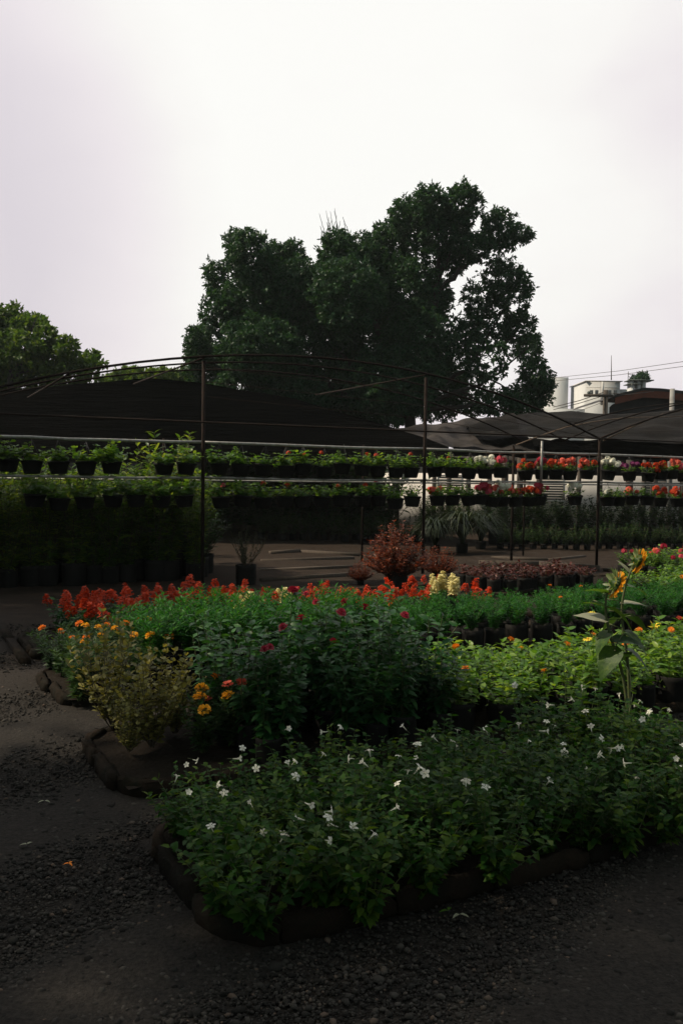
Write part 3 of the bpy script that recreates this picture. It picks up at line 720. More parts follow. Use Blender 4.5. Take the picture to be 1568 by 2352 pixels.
def pots(lst, zrim, hang, rail):
    cnt = {}
    for px, c in lst:
        bay = 0 if px < 465 else 1 if px < 970 else 2 if px < 1373 else 3
        i = cnt.get(bay, 0); cnt[bay] = i + 1
        where = [f'{ORD[i]} from the left edge', f'{ORD[i]} after the first post', f'{ORD[i]} after the second post', f'{ORD[i]} after the third post'][bay]
        p, _ = rail_at(px); p = p + NR * (.055 + rng.normal(0, .004))
        o = tag(empty('hanging_pot', p + Z * (zrim - .163 + rng.normal(0, .016)), rng.uniform(0, 6.28)), f'hanging pot of {TXT[c]}, {rail} rail, {where}', 'hanging pot', f'black pots hung along the {rail} rail')
        o.rotation_euler = (rng.normal(0, .05), rng.normal(0, .05), rng.uniform(0, 6.28))
        part('pot', POT, o); part('hanger', hang, o)
        q = pg[rng.integers(8)]; s_ = rng.uniform(.9, 1.25) * (1.2 if px < 465 else 1) if c in (None, 'red', 'pk1') else rng.uniform(.75, .95)
        part('stem', q.st, o, (0, 0, .13)); part('foliage', q.lf, o, (0, 0, .13), s=s_)
        if c in ('red', 'pk1'):
            mm = FL['ger_red' if c == 'red' else 'ger_pink'][1]
            x, y = rng.uniform(-.06, .06, 2); zz = rng.uniform(.30, .38)
            b = MB(); b.tube([(x * .3, y * .3, .15), (x * .8, y * .8, .25), (x, y, zz)], .0025, 4)
            part('flower_stalk', b.mesh('flower_stalk', M['stem']), o); part('flower', mm, o, (x, y, zz), s=rng.uniform(.75, 1.0))
        elif c:
            cc = {'RED': 'ger_red', 'mix': 'ger_white', 'orange': 'ger_coral'}.get(c, 'ger_' + c)
            for k in range(11 if c == 'white' else 6 if c != 'mix' else 2):
                a = rng.uniform(0, 6.28); q_ = rng.uniform(.03, .15)
                me = FL[cc][k % 2] if not (c == 'coral' and k % 3 == 2) else FL['ger_red'][0]
                part('flower', me, o, (q_ * math.cos(a), q_ * math.sin(a), (.32 if c == 'white' else .28) + rng.uniform(-.05, .06) - .5 * max(0, q_ - .08)), (rng.normal(0, .3), rng.normal(0, .3), a), rng.uniform(1.0, 1.45))
pots(UP, 1.65, HANG_U, 'upper'); pots(LO, 1.205, HANG_L, 'lower')

# ------------------------------------------------------------------ left nursery shrubs
psh = protos(5, h=1.42, r=.40, nst=17, per=24, L=.13, W=.04, start=.06, up=.45, droop=.4, leafm='shrubleaf', stemm='twig', srad=.007, arch=1.4, flat=.15)
G = 'nursery shrubs massed behind the left rail'
k = 0
for row, dk in enumerate((.5, .95, 1.5, 2.2)):
    for px in np.arange(-60, 470, 48):
        p, _ = rail_at(px + rng.uniform(-14, 14) + row * 20); p = p + NR * (dk + rng.normal(0, .08))
        put('nursery_shrub', psh[k % 5], p, 'slender leafy nursery shrub in a black bag, massed under the left rail', 'shrub', G, bag=BIGBAG, bagh=.2, s=rng.uniform(.82, 1.1)); k += 1
p, _ = rail_at(428); put('nursery_shrub', psh[1], p + NR * .8, 'tallest nursery shrub, its top leaves rising above the upper rail left of the first post', 'shrub', None, bag=BIGBAG, bagh=.26, s=1.25)
pds = protos(4, h=.8, r=.4, nst=14, per=14, L=.09, W=.035, start=.2, up=.35, droop=.35, leafm='dullleaf', stemm='twig', srad=.006, arch=1.2)
G = 'dark shrubs right of the first post'
for px, dk, s_ in ((490, .7, 1.1), (530, 1.2, 1.05), (500, 2.2, 1.2), (565, 2.6, 1.1), (600, 4.0, 1.0), (540, 4.2, 1.15)):
    p, _ = rail_at(px); put('dark_shrub', pds[rng.integers(4)], p + NR * dk, 'dark leafy shrub in a bag behind the lower pots right of the first post', 'shrub', G, bag=BIGBAG, bagh=.2, s=s_)
pwsp = protos(1, h=.6, r=.3, nst=24, per=10, L=.07, W=.012, start=.2, up=.8, droop=.1, leafm='grassblade', stemm='twig', srad=.004, arch=1.0)
p = P(565, 1345, 11.9); p[2] = 0; put('wispy_plant', pwsp[0], p, 'grey wispy twiggy plant in a black bag beside the empty brown beds', 'plant', None, bag=BIGBAG, bagh=.22, s=.95)
# middle rear low plants
G = 'low dark plants in the rear middle row'
for px in np.arange(600, 985, 24):
    d = 19.6 + rng.uniform(-.4, .9); put('low_shrub', pds[rng.integers(4)], (X(px, d), d, 0), 'low dark shrub at the back of the empty brown beds', 'shrub', G, bag=MIDBAG, bagh=.1, s=rng.uniform(.62, .85))
# arching grassy clumps
def blades(n, h, r, mat):
    b = MB(); 
    for _ in range(n):
        a = rng.uniform(0, 6.28); q = rng.uniform(.3, 1) * r; hh = h * rng.uniform(.6, 1)
        t = np.linspace(0, 1, 7); z = hh * (2.7 * t - 2.2 * t * t); x = q * t ** 1.4
        w = .018 * (1 - t ** 2) + .002; c_, s_ = math.cos(a), math.sin(a)
        L_ = np.stack([x * c_ - w * s_, x * s_ + w * c_, z], 1); R_ = np.stack([x * c_ + w * s_, x * s_ - w * c_, z], 1)
        v = np.stack([L_, R_], 1).reshape(-1, 3); k_ = np.arange(6) * 2
        b.add(v, [np.stack([k_, k_ + 1, k_ + 3, k_ + 2], 1)])
    return b.mesh('blades', M[mat])
gb = [blades(230, 1.0, .85, 'grassblade'), blades(200, .9, .8, 'grassblade')]
for px, d, s_, lab in ((1000, 17.0, .85, 'arching grassy clump in a bag behind the copper red shrub'), (1062, 17.3, 1.0, 'larger arching grassy clump left of the right hand dark hedge plants'), (1105, 18.2, .9, 'arching grassy clump nearest the dark plants on the right')):
    o = tag(empty('grassy_clump', (X(px, d), d, 0), rng.uniform(0, 6), s_), lab, 'ornamental grass', 'arching grassy clumps')
    part('grow_bag', MIDBAG, o); part('blades', gb[rng.integers(2)], o, (0, 0, .02))
# right rear rows
G = 'dark shrubs in the right rear rows'
for px in np.arange(1140, 1640, 27):
    d = 19.8 + (px - 1140) / 500 * 1.2 + rng.uniform(-.2, .2); put('dark_shrub', pds[rng.integers(4)], (X(px, d), d, 0), 'dark green shrub in the tall row under the right hand pots', 'shrub', G, bag=BIGBAG, bagh=.2, s=rng.uniform(1.0, 1.25))
G = 'low plants in front of the right rear shrubs'
for px in np.arange(1150, 1640, 25):
    d = 18.2 + (px - 1140) / 500 * 1.2 + rng.uniform(-.2, .2); put('low_shrub', pds[rng.integers(4)], (X(px, d), d, 0), 'low dark plant in the front row under the right hand pots', 'shrub', G, bag=MIDBAG, bagh=.12, s=rng.uniform(.5, .68))

# ------------------------------------------------------------------ empty beds and edgings at the back
def edging(pts, label, h=.045, w=.07, mat='timber', cat='edging'):
    b = MB(); pts = np.array(pts)
    for a, e_ in zip(pts[:-1], pts[1:]):
        d = e_ - a; L = np.linalg.norm(d[:2]); n = max(1, int(L / 1.2)); ang = math.atan2(d[1], d[0])
        for i in range(n):
            c = a + d * ((i + .5) / n); b.box((c[0] - pts[0][0], c[1] - pts[0][1], h / 2 - .02 + rng.normal(0, .006)), (L / n - .012, w, h + .04), rotz(ang + rng.normal(0, .01)), jit=.004)
    return thing('bed_edging', b.mesh('bed_edging', M[mat]), label, cat, loc=(pts[0][0], pts[0][1], 0))
def G0(px, py):
    yh = 1093 + (px - 784) * math.tan(ROLL); d = H * F / (py - yh); return np.array((X(px, d), d, 0))
edging([G0(598, 1336), G0(832, 1322)], 'nearest low earthy curb across the empty brown beds')
edging([G0(600, 1312), G0(828, 1303)], 'second low curb across the empty brown beds, behind the nearest')
edging([G0(600, 1290), G0(815, 1284)], 'third low curb across the empty brown beds')
edging([G0(620, 1273), G0(690, 1268), G0(828, 1277)], 'bent low curb at the back of the empty brown beds')
edging([G0(1120, 1386), G0(1250, 1373), G0(1430, 1358)], 'sunlit terracotta edging in front of the low dark red plants', mat='brick')
edging([G0(1100, 1300), G0(1240, 1302), G0(1380, 1313)], 'dark curb behind the low dark red plants', h=.1)
edging([G0(1130, 1283), G0(1260, 1288), G0(1345, 1280)], 'thin pale curved curb on the brown ground left of the third post', h=.04, w=.07)
edging([G0(1390, 1313), G0(1480, 1322), G0(1600, 1336)], 'terracotta edging under the pink flowers at the right', mat='brick')
edging([G0(2, 1440), G0(22, 1480), G0(60, 1530)], 'short dark curb bordering the gravel at the left edge', h=.05, mat='brick')

# ------------------------------------------------------------------ shade nets
def surf(rows, n, wob=.04, m_=10):
    """rows: list of world polylines from top to bottom; resampled and lofted"""
    res = []
    for r_ in rows:
        r_ = np.array(r_); L = np.concatenate(([0], np.cumsum(np.linalg.norm(np.diff(r_, axis=0), axis=1)))); t = np.linspace(0, L[-1], n)
        res.append(np.stack([np.interp(t, L, r_[:, k]) for k in range(3)], 1))
    res = np.array(res); T = np.linspace(0, len(rows) - 1, m_ * (len(rows) - 1) + 1)
    out = []
    for t in T:
        i = min(int(t), len(rows) - 2); f = t - i; out.append(res[i] * (1 - f) + res[i + 1] * f)
    out = np.array(out); nr, nc = out.shape[:2]
    u = np.linspace(0, 1, nc)[None]; w_ = np.linspace(0, 1, nr)[:, None]
    out[..., 2] -= wob * (np.sin(u * 37 + 3 * np.sin(w_ * 4)) * .5 + np.sin(u * 17 + w_ * 9) + .7 * np.sin(w_ * 21 + u * 5)) * (.3 + w_ * (1 - w_) * 2.4)
    b = MB(); i, j = np.meshgrid(np.arange(nr - 1), np.arange(nc - 1), indexing='ij'); k_ = (i * nc + j).ravel()
    b.add(out.reshape(-1, 3), [np.stack([k_, k_ + 1, k_ + nc + 1, k_ + nc], 1)])
    return b
dN = 19.0
prof = [(-160, 925), (0, 899), (180, 882), (346, 869), (460, 881), (517, 890), (600, 903), (670, 914), (770, 944), (868, 973), (967, 1003), (1030, 1028)]
front = [P(x, y, dN) for x, y in prof]
backr = [p + np.array((-4.7, 8.8, .1)) for p in front]
drop = [p * np.array((1, 1, 0)) + np.array((0, -.05, 1.72)) for p in front]
o = tag(empty('shade_net', front[3] * np.array((1, 1, 0))), 'large black shade net draped over the left shelter', 'shade net')
for nm, rws, wb in (('roof_net', [backr, front], .03), ('front_net', [front, drop], .02)):
    c = surf([[q - front[3] * np.array((1, 1, 0)) for q in r_] for r_ in rws], 60, wb); part(nm, c.mesh(nm, M['net'], True), o)
# far end netting, closes the dark shelter
endn = [p * np.array((1, 1, 0)) for p in backr]
c = surf([[q - front[3] * np.array((1, 1, 0)) for q in backr], [q - front[3] * np.array((1, 1, 0)) for q in endn]], 60, .02); part('rear_net', c.mesh('rear_net', M['net'], True), o)
sd_ = [P(560, 1000, 28.5), P(883, 1000, 28.5)]; sd_ = [[q * np.array((1, 1, 0)) + np.array((0, 0, z)) - front[3] * np.array((1, 1, 0)) for q in sd_] for z in (2.6, 0)]
c = surf(sd_, 30, .02); part('side_net', c.mesh('side_net', M['net'], True), o)
# right grey net roof
top = [P(880, 989, 23), P(960, 976, 23.5), P(1075, 963, 24), P(1180, 953, 24.5)]
bot = [P(930, 1010, 19.5), P(1000, 1024, 19.5), P(1075, 1030, 19.6), P(1230, 1036, 19.8)]
c = surf([top, bot], 80, .085, 26); thing('shade_net', c.mesh('shade_net', M['greynet'], True), 'faded grey sagging shade net roof right of the big tree trunk', 'shade net')
top = [P(1060, 975, 23.4), P(1160, 955, 24), P(1270, 944, 24.6), P(1310, 942, 24.6), P(1420, 954, 24), P(1480, 948, 23.5), P(1568, 940, 23), P(1680, 930, 22.5)]
bot = [P(1090, 1000, 20.2), P(1180, 1003, 20), P(1270, 1006, 19.8), P(1310, 1008, 19.6), P(1420, 1012, 19.4), P(1480, 1014, 19.2), P(1568, 1020, 19), P(1680, 1026, 18.6)]
c = surf([top, bot], 80, .06, 20); thing('shade_net', c.mesh('shade_net', M['net'], True), 'black shade net roof behind the third post on the right', 'shade net')
top = [P(1040, 1012, 22.4), P(1250, 1008, 22), P(1420, 1010, 21.6), P(1680, 1016, 21)]
bot = [P(1040, 1046, 20.6), P(1250, 1050, 20.4), P(1420, 1054, 20.2), P(1680, 1064, 19.6)]
c = surf([top, bot], 90, .11, 26); thing('shade_net', c.mesh('shade_net', M['greynet'], True), 'lower slack grey net hanging in folds under the right black net', 'shade net')

# ------------------------------------------------------------------ buildings
def building(name, label, cat, loc): return tag(empty(name, loc), label, cat)
def hull(parent, name, c, size, mat, rz=0):
    b = MB(); b.box(c, size, rotz(rz)); return part(name, b.mesh(name, M[mat]), parent)
d = 27.0
x0, x1 = X(880, d), X(1760, d)
o = building('low_house', 'low white walled house seen between the hanging pots', 'house', ((x0 + x1) / 2, d, 0))
Lw = x1 - x0
hull(o, 'wall', (0, .12, .81), (Lw, .24, 1.62), 'wall')
g0 = X(875, d) - (x0 + x1) / 2; g1 = X(968, d) - (x0 + x1) / 2
hull(o, 'wall', ((g0 + g1) / 2, .10, 1.92), (g1 - g0, .2, .6), 'wall')
hull(o, 'under_roof_shade', ((g1 + Lw / 2) / 2 + .02, 1.4, 1.98), (Lw / 2 - g1, .1, .72), 'darkroof')  # dark sheet added to stand for the shade under the roof
hull(o, 'roof', (0, 1.4, 2.32), (Lw + .5, 3.4, .12), 'darkroof')
for px in (1032, 1265, 1500):
    xx = X(px, d) - (x0 + x1) / 2
    w = part('window', None, o) if False else None
    fr = MB(); 
    for (cx, cz, sx, sz) in ((0, .37, .8, .05), (0, -.37, .8, .05), (-.375, 0, .05, .69), (.375, 0, .05, .69)): fr.box((cx, 0, cz), (sx, .06, sz))
    f_ = part('window', fr.mesh('window', M['fartrim']), o, (xx, -.032, 1.18))
    lv = MB()
    for k in range(9): lv.box((0, .01, -.31 + k * .0775), (.70, .03, .05), Matrix.Rotation(.5, 3, 'X'))
    part('louvre', lv.mesh('louvre', M['glass']), f_)
for px in (905, 985, 1018, 1060, 1105, 1140, 1175, 1215, 1300, 1345, 1410, 1445, 1468, 1530):
    xx = X(px, d) - (x0 + x1) / 2; hull(o, 'veranda_post', (xx, -1.2 + rng.uniform(-.2, .2), 1.12), (rng.uniform(.08, .2), .1, 2.24), 'pole')
# hedge line that closes the view under the left net
G = 'dark rear hedge bushes'
pbh = protos(3, h=1.7, r=.9, nst=26, per=16, L=.14, W=.06, start=.15, up=.3, droop=.3, leafm='dullleaf', stemm='twig', srad=.01, arch=1.1)
for px in list(np.arange(500, 900, 30)) + list(np.arange(480, 880, 34)):
    d = 23.5 + rng.uniform(-.6, .6); put('hedge_bush', pbh[rng.integers(3)], (X(px, d), d, 0), 'dark leafy bush in the hedge at the back of the shelter', 'bush', G, s=rng.uniform(1.0, 1.35))
for px in np.arange(975, 1050, 22):
    d = 24.2 + rng.uniform(-.4, .4); put('hedge_bush', pbh[rng.integers(3)], (X(px, d), d, 0), 'dark leafy bush behind the arching grassy clumps', 'bush', 'bushes behind the grassy clumps', s=rng.uniform(.55, .8))
for px in np.arange(1060, 1660, 46):
    d = 25.0 + rng.uniform(-.3, .3); put('hedge_bush', pbh[rng.integers(3)], (X(px, d), d, 0), 'dark leafy bush in front of the white house wall', 'bush', 'bushes before the white wall', s=rng.uniform(.42, .56))

# far white buildings
d = 75.
def bx(o, name, x_0, x_1, y_0, y_1, dd, depth, mat, base=None):
    """a block whose face fills survey columns x0..x1 and rises from y1 to y0"""
    a = P(x_0, y_0, dd); e_ = P(x_1, y_1, dd); zb = base if base is not None else e_[2]
    b = MB(); L0 = np.array(o.location); b.box(((a[0] + e_[0]) / 2 - L0[0], dd + depth / 2 - L0[1], (a[2] + zb) / 2), (abs(e_[0] - a[0]), depth, a[2] - zb)); return part(name, b.mesh(name, M[mat]), o)
o = building('concrete_tower', 'plain pale concrete tower rising beside the big tree', 'tower', (X(1280, 78), 78, 0))
bx(o, 'wall', 1258, 1303, 866, 930, 78, 4, 'farwall', 0)
o = building('white_building', 'white flat roofed building with a taller block and roof mast', 'building', (X(1385, 74), 74, 0))
bx(o, 'wall', 1346, 1421, 876.5, 960, 74, 5, 'farwall', 0); bx(o, 'side_wing', 1421.5, 1500, 894, 960, 74.6, 5, 'farwall', 0); bx(o, 'low_wing', 1240, 1345.5, 938, 960, 74.3, 5, 'farwall', 0)
bx(o, 'roof_slab', 1344, 1430, 873.5, 876, 73.8, 5.4, 'fartrim'); bx(o, 'cornice', 1346, 1421, 889, 891, 73.85, .14, 'fartrim'); bx(o, 'pilaster', 1380, 1385, 876.6, 930, 73.8, .18, 'fartrim')
for xw in (1354, 1366, 1396, 1409): bx(o, 'window', xw, xw + 7, 896, 908, 73.93, .05, 'palepost')
b = MB(); L0 = np.array(o.location); a = P(1403, 873, 75); b.tube([a - L0, P(1403, 816, 75) - L0], [.05, .02], 5); part('mast', b.mesh('mast', M['pole']), o)
o = building('roof_lookout', 'pale open stand with thin flat slabs above the far roofs', 'stand', (X(1466, 66), 66, 0))
L0 = np.array(o.location); c = P(1466, 876, 66) - L0
b = MB(); b.box((c[0], 0, c[2] + .03), (1.8, 1.4, .07)); b.box((c[0] - .45, 0, c[2] - .25), (1.0, 1.3, .06)); part('platform', b.mesh('platform', M['tank']), o)
b = MB(); b.tube([(c[0] - .75, .2, c[2]), (c[0] - .75, .2, c[2] + .75)], .025, 5); b.tube([(c[0] - .75, .2, c[2] + .55), (c[0] - .2, .2, c[2] + .5)], .02, 5); part('railing', b.mesh('railing', M['pole']), o)
for sx in (-.62, -.12, .28):
    b = MB(); b.box((c[0] + sx, 0, (c[2] - .02) / 2), (.2, .9, c[2] - .02)); part('leg', b.mesh('leg', M['farwall']), o)

# dark roofed shed at far right
d = 30.
o = building('shed', 'dark curved roof shed with red brown fascia at the right edge', 'shed', (X(1500, d), d, 0))
L0 = np.array(o.location)
rf = [(1404, 914), (1412, 906), (1440, 899), (1478, 890), (1520, 892), (1580, 899), (1700, 915)]
fr_ = [P(x, y, d) - L0 for x, y in rf]; bk = [p + np.array((.5, 7, .1)) for p in fr_]
b = surf([bk, fr_, [p - Z * .1 for p in fr_]], 40, 0, 4); part('roof', b.mesh('roof', M['darkroof'], True), o)
b = surf([[p - Z * .1 + np.array((0, .02, 0)) for p in fr_[1:]], [p - Z * (.34) + np.array((0, .02, 0)) for p in fr_[1:]]], 40, 0, 2); part('fascia', b.mesh('fascia', M['fascia']), o)
b = surf([[p - Z * .3 + np.array((0, .25, 0)) for p in fr_], [p * np.array((1, 1, 0)) + np.array((0, .25, 0)) for p in fr_]], 40, 0, 2); part('wall', b.mesh('wall', M['darkroof']), o)

def upole(px, y0, d, r, mat, label):
    t = P(px, y0, d); o = tag(empty('utility_pole', (t[0], t[1], 0)), label, 'pole')
    b = MB(); b.tube([(0, 0, 0), (0, 0, t[2])], [r * 1.15, r], 10); part('pole', b.mesh('pole', M[mat], True), o); return o, t
o, t = upole(1390, 896, 27.5, .075, 'pole', 'dark utility pole with cables left of the dark shed roof')
b = MB(); b.box((-.25, -.08, t[2] - .18), (.9, .07, .08)); part('crossarm', b.mesh('crossarm', M['pole']), o)
b = MB(); b.lathe([(.04, 0), (.06, .04), (.04, .08), (.001, .1)], (-.55, -.08, t[2] - .14), 8); part('insulator', b.mesh('insulator', M['tank'], True), o)
upole(1543, 893, 26.5, .07, 'palepost', 'pale concrete post standing before the dark shed roof')
def cable(pts, r, label):
    b = MB(); pts = np.array([P(*q) for q in pts]); b.tube(pts - pts[0], r, 4); thing('cable', b.mesh('cable', M['pole']), label, 'cable', 'overhead cables', loc=pts[0])
cable([(1270, 935, 34), (1330, 920, 31), (1388, 900, 27.6)], .014, 'upper thick cable running from the tree to the dark utility pole')
cable([(1270, 941, 34), (1330, 926, 31), (1388, 908, 27.6)], .012, 'lower thick cable running from the tree to the dark utility pole')
cable([(1270, 955, 34), (1330, 944, 31), (1388, 922, 27.6)], .007, 'thin slack cable below the two thick ones at the pole')
cable([(1392, 902, 27.6), (1440, 906, 29), (1500, 899, 29.8)], .01, 'cable running from the dark pole to the shed roof')
cable([(1260, 869, 60), (1420, 852, 52), (1640, 820, 44)], .014, 'upper of two thin wires crossing the sky over the white building')
cable([(1260, 876, 60), (1420, 861, 52), (1640, 832, 44)], .014, 'lower of two thin wires crossing the sky over the white building')

# ------------------------------------------------------------------ trees
def crown(lobes, d, leafL, leafW, per_m2, dz=1.0, depth=.9, hang=.5):
    """lobes: (px,py,rx,ry,density). leaves gathered in drooping tufts through each lobe"""
    b = MB(); tufts = []
    for (px, py, rx, ry, den) in lobes:
        dd = d + rng.normal(0, dz); c = P(px, py, dd); ax, az = rx / F * dd, ry / F * dd; ay = (ax + az) / 2 * depth
        n = int(4 * math.pi * ((ax * az + ax * ay + ay * az) / 3) * per_m2 * den)
        q = rdir(n); rad = rng.uniform(.2, 1, n) ** .55 * (1 + np.abs(rng.normal(0, .07, n))) * (1 + .10 * np.sin(q[:, 0] * 7 + px) * np.sin(q[:, 2] * 6 + py)) 
        t = c + q * rad[:, None] * np.array((ax, ay, az)); tufts.append(np.concatenate([t, q], 1))
    T = np.concatenate(tufts); m_ = 13
    c = np.repeat(T[:, :3], m_, 0); q = np.repeat(T[:, 3:], m_, 0); n = len(c)
    dr = rdir(n) * .9 + q * .35 - np.array((0, 0, hang))
    p = c + rdir(n) * rng.uniform(0, leafL * .7, n)[:, None]
    b.diamonds(p, dr, rdir(n), leafL * rng.uniform(.7, 1.3, n), leafW * rng.uniform(.7, 1.3, n))
    return b
def limbs(segs):
    b = MB()
    for pts, r0, r1 in segs:
        pts = np.array(pts); t = np.linspace(0, 1, len(pts)); tt = np.linspace(0, 1, 12); q = np.stack([np.interp(tt, t, pts[:, k]) for k in range(3)], 1)
        for _ in range(2): q[1:-1] = (q[:-2] + 2 * q[1:-1] + q[2:]) / 4
        q[1:-1] += rng.normal(0, .05, q[1:-1].shape) * (np.linalg.norm(pts[-1] - pts[0]) / 5)
        b.tube(q, np.linspace(r0, r1, 12), 7)
    return b
DT = 31.
LB = [(575, 585, 52, 62, 1), (540, 560, 25, 38, .8), (497, 635, 30, 42, .8), (645, 605, 52, 48, 1), (670, 580, 28, 28, .8), (515, 720, 50, 62, 1), (462, 785, 30, 42, .8), (600, 690, 85, 85, 1),
      (775, 580, 42, 58, 1), (700, 680, 85, 80, 1), (830, 610, 72, 70, 1), (895, 570, 60, 62, 1), (925, 500, 36, 46, .85), (985, 475, 38, 52, 1), (1060, 470, 44, 52, 1), (1015, 540, 72, 55, 1),
      (1145, 530, 48, 48, .85), (1196, 538, 28, 22, .6), (1095, 570, 45, 32, .7), (1035, 600, 44, 34, .75),  (930, 670, 85, 80, 1), (1000, 690, 42, 50, .8), (1150, 640, 48, 52, .55), (1185, 665, 36, 48, .5), (1100, 690, 45, 45, .5),
      (1130, 740, 58, 50, .5), (1190, 760, 42, 50, .6), (1215, 800, 30, 36, .6), (1228, 860, 40, 40, .8), (1205, 915, 58, 36, .9), (1250, 880, 30, 26, .8), (1120, 830, 60, 50, .42), (1070, 770, 40, 60, .6), (1150, 925, 60, 32, .6), (1080, 900, 50, 60, .5),
      (850, 760, 105, 95, 1), (480, 845, 55, 42, 1), (452, 800, 28, 55, 1), (565, 885, 75, 45, 1), (665, 905, 90, 45, 1), (765, 925, 100, 45, 1), (865, 945, 80, 40, 1), (800, 680, 80, 90, 1), (650, 700, 80, 90, 1), (960, 790, 90, 95, 1), (720, 790, 105, 85, 1), (600, 800, 95, 75, 1), (900, 880, 110, 85, 1), (1000, 890, 70, 75, 1), (760, 890, 110, 65, 1), (650, 860, 85, 50, .9), (530, 825, 70, 48, .9)]
tb = P(945, 1190, DT); tb[2] = 0
o = tag(empty('broad_tree', tb), 'huge dark spreading tree towering behind the shade nets', 'tree')
c = crown(LB, DT, .145, .065, 46.0); v = MB(); v.v = [a - tb for a in c.v]; v.f = c.f; v.n = c.n
part('crown', v.mesh('crown', M['treeleaf']), o)
def T(px, py, dd=0.): return P(px, py, DT + dd)
sg = [([tb, T(945, 1080), T(940, 950)], .26, .2), ([T(940, 960), T(900, 850), T(840, 700), T(800, 560)], .18, .04), ([T(940, 960), T(985, 820), T(1005, 650), T(1020, 480)], .19, .03),
      ([T(940, 960), T(820, 860), T(680, 740), T(590, 580)], .16, .03), ([T(940, 960), T(760, 890), T(600, 810), T(490, 700)], .14, .03),
      ([T(1000, 680), T(1050, 620), T(1100, 590), T(1170, 540)], .1, .02), ([T(1003, 650), T(1025, 600), T(1040, 560), T(1060, 480)], .08, .02),
      ([T(960, 920), T(1040, 870), T(1110, 800), T(1180, 660)], .11, .02), ([T(960, 930), T(1060, 900), T(1130, 870), T(1210, 800)], .1, .02), ([T(960, 945), T(1060, 930), T(1150, 930), T(1240, 880)], .1, .02),
      ([T(1060, 900), T(1100, 920), T(1150, 960)], .05, .015), ([T(1080, 850), T(1110, 870), T(1150, 880), T(1200, 920)], .05, .015), ([T(1110, 800), T(1150, 790), T(1200, 760)], .05, .015), ([T(1130, 765), T(1140, 720), T(1190, 690)], .045, .012)]
for _ in range(16):
    x = rng.uniform(735, 812); sg.append(([T(x, 560), T(x + rng.normal(0, 3), 530), T(x + rng.normal(0, 6), rng.uniform(478, 520))], .018, .006))
c = limbs(sg); v = MB(); v.v = [a - tb for a in c.v]; v.f = c.f; v.n = c.n
part('trunk', v.mesh('trunk', M['bark'], True), o)

DL = 34.
LB2 = [(20, 735, 40, 34, .9), (70, 745, 45, 30, .9), (105, 775, 34, 30, .9), (40, 800, 65, 40, .7), (0, 790, 40, 60, .8), (-50, 780, 60, 80, .9), (155, 800, 30, 26, .8), (185, 825, 32, 22, .7), (212, 818, 22, 14, .7), (235, 838, 18, 10, .7), (120, 830, 60, 32, .7), (50, 860, 90, 40, .9), (160, 860, 70, 30, .8), (-60, 880, 80, 60, 1)]
tb = P(20, 1000, DL); tb[2] = 0
o = tag(empty('leafy_tree', tb), 'sunlit yellow green tree at the left edge behind the arched frame', 'tree')
c = crown(LB2, DL, .19, .11, 22.0, .7, hang=.2); v = MB(); v.v = [a - tb for a in c.v]; v.f = c.f; v.n = c.n; part('crown', v.mesh('crown', M['treeleaf2']), o)
T = lambda px, py: P(px, py, DL)
c = limbs([([tb, T(20, 960), T(30, 850)], .2, .15), ([T(30, 870), T(60, 800), T(80, 740)], .12, .03), ([T(30, 870), T(0, 800), T(-40, 740)], .12, .03), ([T(30, 860), T(110, 840), T(180, 815)], .09, .02), ([T(110, 840), T(180, 850), T(230, 838)], .06, .015)])
v = MB(); v.v = [a - tb for a in c.v]; v.f = c.f; v.n = c.n; part('trunk', v.mesh('trunk', M['bark'], True), o)
LB3 = [(300, 862, 40, 18, 1), (370, 866, 45, 20, 1), (430, 868, 40, 22, 1), (260, 875, 40, 14, 1), (330, 890, 90, 25, 1)]
DM = 42.; tb = P(340, 1000, DM); tb[2] = 0
o = tag(empty('far_tree', tb), 'low far tree just showing between the arched frame and black net', 'tree')
c = crown(LB3, DM, .22, .12, 18, .5, hang=.1); v = MB(); v.v = [a - tb for a in c.v]; v.f = c.f; v.n = c.n; part('crown', v.mesh('crown', M['treeleaf2']), o)
c = limbs([([tb, P(340, 880, DM)], .2, .1)]); v = MB(); v.v = [a - tb for a in c.v]; v.f = c.f; v.n = c.n; part('trunk', v.mesh('trunk', M['bark'], True), o)

# unseen trees added left of the frame to shade the foreground and left ground
for nt_, tb, rr, lab in ((430, (-5.3, 3.2), (2.3, 2.0, 2.2), 'unseen round leafy tree added outside the left edge to shade the nearest bed'), (800, (-8.3, 9.2), (2.5, 2.4, 2.2), 'unseen leafy tree added outside the left edge to shade the left ground')):
    tb = np.array((tb[0], tb[1], 0.)); o = tag(empty('added_shade_tree', tb), lab, 'tree')
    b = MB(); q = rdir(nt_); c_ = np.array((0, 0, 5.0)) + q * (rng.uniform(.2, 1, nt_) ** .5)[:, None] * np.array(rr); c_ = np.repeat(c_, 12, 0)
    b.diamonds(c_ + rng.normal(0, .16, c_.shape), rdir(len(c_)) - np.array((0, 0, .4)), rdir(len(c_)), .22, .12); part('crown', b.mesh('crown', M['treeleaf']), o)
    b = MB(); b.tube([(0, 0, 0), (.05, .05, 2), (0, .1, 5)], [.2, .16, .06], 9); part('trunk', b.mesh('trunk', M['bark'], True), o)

DK = 70.; tb = P(1468, 1000, DK); tb[2] = 0
o = tag(empty('far_treetop', tb), 'small dark tree top rising behind the pale stand over the far roofs', 'tree')
c = crown([(1470, 864, 12, 8, 1), (1480, 866, 8, 8, 1), (1457, 872, 10, 5, .8), (1462, 886, 14, 10, 1)], DK, .3, .14, 16, .3, hang=.1); v = MB(); v.v = [a - tb for a in c.v]; v.f = c.f; v.n = c.n; part('crown', v.mesh('crown', M['treeleaf']), o)
c = limbs([([tb, P(1468, 880, DK)], .25, .12)]); v = MB(); v.v = [a - tb for a in c.v]; v.f = c.f; v.n = c.n; part('trunk', v.mesh('trunk', M['bark'], True), o)

